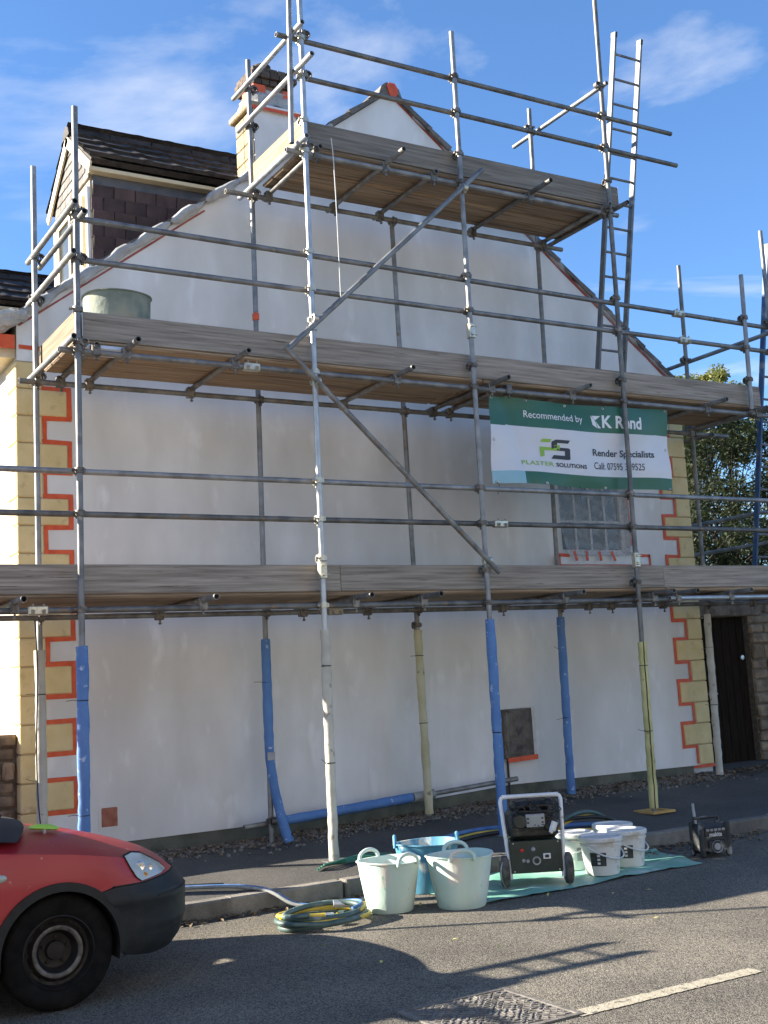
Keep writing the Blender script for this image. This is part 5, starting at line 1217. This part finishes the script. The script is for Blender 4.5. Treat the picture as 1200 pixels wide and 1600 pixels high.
for k in range(len(rx_) - 1):
    for i in range(n): a = k * (n + 1) + i; cab.f.append((a, a + 1, a + n + 2, a + n + 1))
cab.build('van_roof', M_van, van, smooth=50)
flank('cabin_side', [(1.22, .955), (.60, 1.605), (-1.78, 1.605), (-1.75, .972), (.9, .972)], 0, M_van, .02)
flank('side_window', [(1.05, 1.0), (.60, 1.50), (.02, 1.52), (.02, 1.0)], .004, M_glassdark, .01)
flank('door_seam', [(1.205, .28), (1.212, .28), (1.222, .97), (1.214, .97)], .002, M_black, .004)
flank('door_handle', [(.12, .86), (.28, .865), (.28, .90), (.12, .895)], .02, M_black, .02)
m = MB().box(-1.80, -1.76, YC - .80, YC + .80, .25, 1.62, .01); m.build('rear_door', M_van, van)
m = MB().box(-1.86, -1.70, YC - .81, YC + .81, .25, .50, .03); m.build('rear_bumper', M_bumper, van)
MB().box(-1.7, 1.30, YC - .70, YC + .70, .20, .24).build('floor_pan', M_black, van)
for c in (FA, RA):
    for s_ in (-1, 1):
        m = MB(); aa = [lerp(-.25, pi + .25, i / 24) for i in range(25)]; m.v = [(c[0] + .318 * cos(q), YC + s_ * yy, c[1] + .318 * sin(q)) for yy in (.40, .805) for q in aa]; m.f = [(i, i + 1, i + 26, i + 25) for i in range(24)]; m.build('wheel_well', M_bore, van, smooth=60)
        m = MB(); m.lathe((c[0], YC + s_ * .40, c[1]), [(.001, 0), (.318, 0)], 28, 'y'); m.build('wheel_well', M_bore, van)
        yw = YC + s_ * .712; e = s_
        m = MB(); m.lathe((c[0], yw, c[1]), [(.182, -e * .085), (.25, -e * .095), (.278, -e * .08), (.287, -e * .055), (.287, e * .05), (.279, e * .075), (.262, e * .088), (.235, e * .092), (.205, e * .088), (.186, e * .078)], 48, 'y'); wh = m.build('wheel', M_rubber, van, smooth=40)
        m = MB(); m.lathe((c[0], yw, c[1]), [(.184, e * .079), (.178, e * .082), (.170, e * .062), (.165, e * .03), (.150, e * .026), (.128, e * .050), (.118, e * .052), (.108, e * .042), (.085, -e * .005), (.05, -e * .01), (.045, e * .012), (.02, e * .014), (.001, e * .014)], 48, 'y'); m.build('rim', M_hub, wh, smooth=35)
        m = MB(); m.lathe((c[0], yw, c[1]), [(.130, e * .0525), (.124, e * .0555), (.112, e * .052), (.106, e * .046)], 40, 'y'); m.build('rim_edge', M_hubedge, wh, smooth=60)
        for k in range(12):
            q = 2 * pi * k / 12; m = MB(); m.lathe((c[0] + .150 * cos(q), yw + e * .0285, c[1] + .150 * sin(q)), [(.001, e * .003), (.0125, e * .003), (.0135, -e * .002)], 10, 'y'); m.build('vent_hole', M_bore, wh)
        for k in range(5):
            q = 2 * pi * k / 5 + .3; m = MB(); m.lathe((c[0] + .066 * cos(q), yw - e * .002, c[1] + .066 * sin(q)), [(.001, e * .014), (.009, e * .012), (.010, 0)], 8, 'y'); m.build('wheel_bolt', M_hub, wh)
for s_ in (-1, 1):
    MB().box(1.0, 1.16, YC + s_ * .93 - .09, YC + s_ * .93 + .09, 1.02, 1.2, .04).build('wing_mirror', M_bumper, van)
for x in (-.3, -1.3):
    m = MB(); m.tube((x, YC - .62, 1.90), (x, YC + .70, 1.90), .018, 8)
    for s_ in (-.58, .62): m.tube((x, YC + s_, 1.70), (x, YC + s_, 1.90), .016, 8)
    m.build('roof_bar', M_black, van)
# ladder carried on the van roof
vl = empty('roof_ladder', (-.3, 7.6, 1.92), 'aluminium ladder lying on the red van roof, pointing forwards', 'ladder')
for y in (7.45, 7.75): MB().box(-2.5, .93, y - .015, y + .015, 1.92, 1.985, .003).build('stile', M_alu, vl)
for k in range(13): MB().tube((-2.35 + k * .255, 7.46, 1.953), (-2.35 + k * .255, 7.74, 1.953), .014, 8).build('rung', M_alu, vl)
# lime glove on the bonnet
m = MB(); m.lathe((0, 0, 0), [(.001, .026), (.5, .024), (.85, .014), (1, 0), (.85, -.008), (.001, -.008)], 24)
m.v = [(1.80 + v[0] * .085 + .012 * sin(v[1] * 3), 6.74 + v[1] * .05, .868 - v[0] * .012 + v[2] * .8) for v in m.v]
gl = m.build('sponge_float', M_lime, None, smooth=50, label='lime green oval sponge float left on the red bonnet', cat='float')
MB().box(1.785, 1.80, 6.690, 6.70, .842, .868, .003).build('float_tab', M_grey, gl)
van.location.x += VAN_X; gl.location.x += VAN_X

# ------------------------------------------------------------------ unseen terrace opposite, added to bounce sunlight onto the gable wall
for k, (x0, x1, h, mt, lab) in enumerate(((-15, -5.5, 5.6, M_terrace, 'unseen cream terrace house across the street, added for bounce light, leftmost'), (-5.46, 4.0, 5.9, M_terrace, 'unseen cream terrace house across the street, added for bounce light, in the middle'), (4.04, 13.5, 5.7, M_terrace, 'unseen cream terrace house across the street, added for bounce light, rightmost'))):
    r = empty('unseen_terrace', ((x0 + x1) / 2, -9, 0), lab, 'house', 'unseen terrace across the street')
    MB().box(x0, x1, -9, -3.4, 0, h).build('wall', mt, r)
    MB().prismx([(-9.3, h - .05), (-3.1, h - .05), (-6.2, h + 2.2)], x0, x1).build('roof', M_tile, r, smooth=0)
    for wx in (x0 + 1.4, x0 + 4.2, x0 + 7.0):
        for wz in (.9, 3.5):
            o = MB().box(wx, wx + 1.1, -3.4, -3.34, wz, wz + 1.3).build('window', M_white, r); MB().box(wx + .07, wx + 1.03, -3.339, -3.33, wz + .07, wz + 1.23).build('pane', M_pane, o)
    MB().box(x0 + 2.85, x0 + 3.75, -3.4, -3.35, .0, 2.0).build('door', M_door, r)

# ------------------------------------------------------------------ trees behind the garden wall
def tree(loc, h, crown, n, seed, mt, label, leaf=.085, clumps=70, tr=.16):
    random.seed(seed); r = empty('tree', loc, label, 'tree', 'trees behind the garden wall'); x, y, z = loc
    tops = []; m = MB()
    m.pipe(smooth_path([(x, y, z), (x + .1, y, z + h * .25), (x - .05, y + .1, z + h * .5), (x, y, z + h * .8)], 5), [tr * (1 - .8 * i / 15) for i in range(16)], 8)
    cx, cy, cz = crown[0]; rx, ry, rz = crown[1]; cl = []
    for k in range(clumps):
        while True:
            p = Vector((random.uniform(-1, 1), random.uniform(-1, 1), random.uniform(-1, 1)))
            if .25 < p.length < 1: break
        c = Vector((cx + p.x * rx, cy + p.y * ry, cz + p.z * rz)); cl.append((c, random.uniform(.22, .5) * min(rx, rz) * .5))
        if k % 2 == 0:
            s0 = Vector((x, y, z + h * random.uniform(.3, .7))); mid = s0.lerp(c, .5) + Vector((random.uniform(-.2, .2), random.uniform(-.2, .2), -.15))
            m.pipe(smooth_path([s0, mid, c], 4), [.03 * (1 - .09 * i) for i in range(9)], 5)
    m.build('trunk', M_bark, r)
    f = MB(); per = n // clumps
    for c, rr in cl:
        for _ in range(per):
            d = Vector((random.gauss(0, 1), random.gauss(0, 1), random.gauss(0, .7))).normalized() * rr * random.uniform(.1, 1.0) ** .6
            p = c + d; R = Euler((random.uniform(-1, 1), random.uniform(-1, 1), random.uniform(0, 6.3))).to_matrix(); s_ = leaf * random.uniform(.6, 1.3)
            f.add([p + R @ Vector(q) * s_ for q in ((-1, 0, 0), (-.1, -.42, .1), (1, 0, -.05), (-.1, .42, .1))], [(0, 1, 2, 3)])
    f.build('crown', mt, r, smooth=0, fix=False)
tree((20.2, 18.5, 0), 7.5, ((20.1, 18.5, 5.1), (2.5, 2.2, 2.7)), 30000, 3, M_leaf, 'dark leafy tree beyond the garden wall with sky showing through', .055, 120, .12)
tree((25.6, 25.0, 0), 10, ((25.9, 25, 8.7), (2.3, 2.2, 1.5)), 30000, 5, M_leaf2, 'taller tree behind, sunlight painted into its pale green leaves above the second deck', .07, 130)
tree((26.5, 20.0, 0), 8, ((26.2, 20.5, 4.4), (2.4, 2.4, 2.2)), 14000, 8, M_leaf, 'broad dark tree furthest right beyond the scaffold', .06, 90, .12)
tree((16.5, 18.0, 0), 5, ((17.5, 17.0, 3.2), (2.2, 1.6, 1.6)), 14000, 12, M_leaf, 'low dark bush like tree close behind the garden wall', .055, 70, .1)
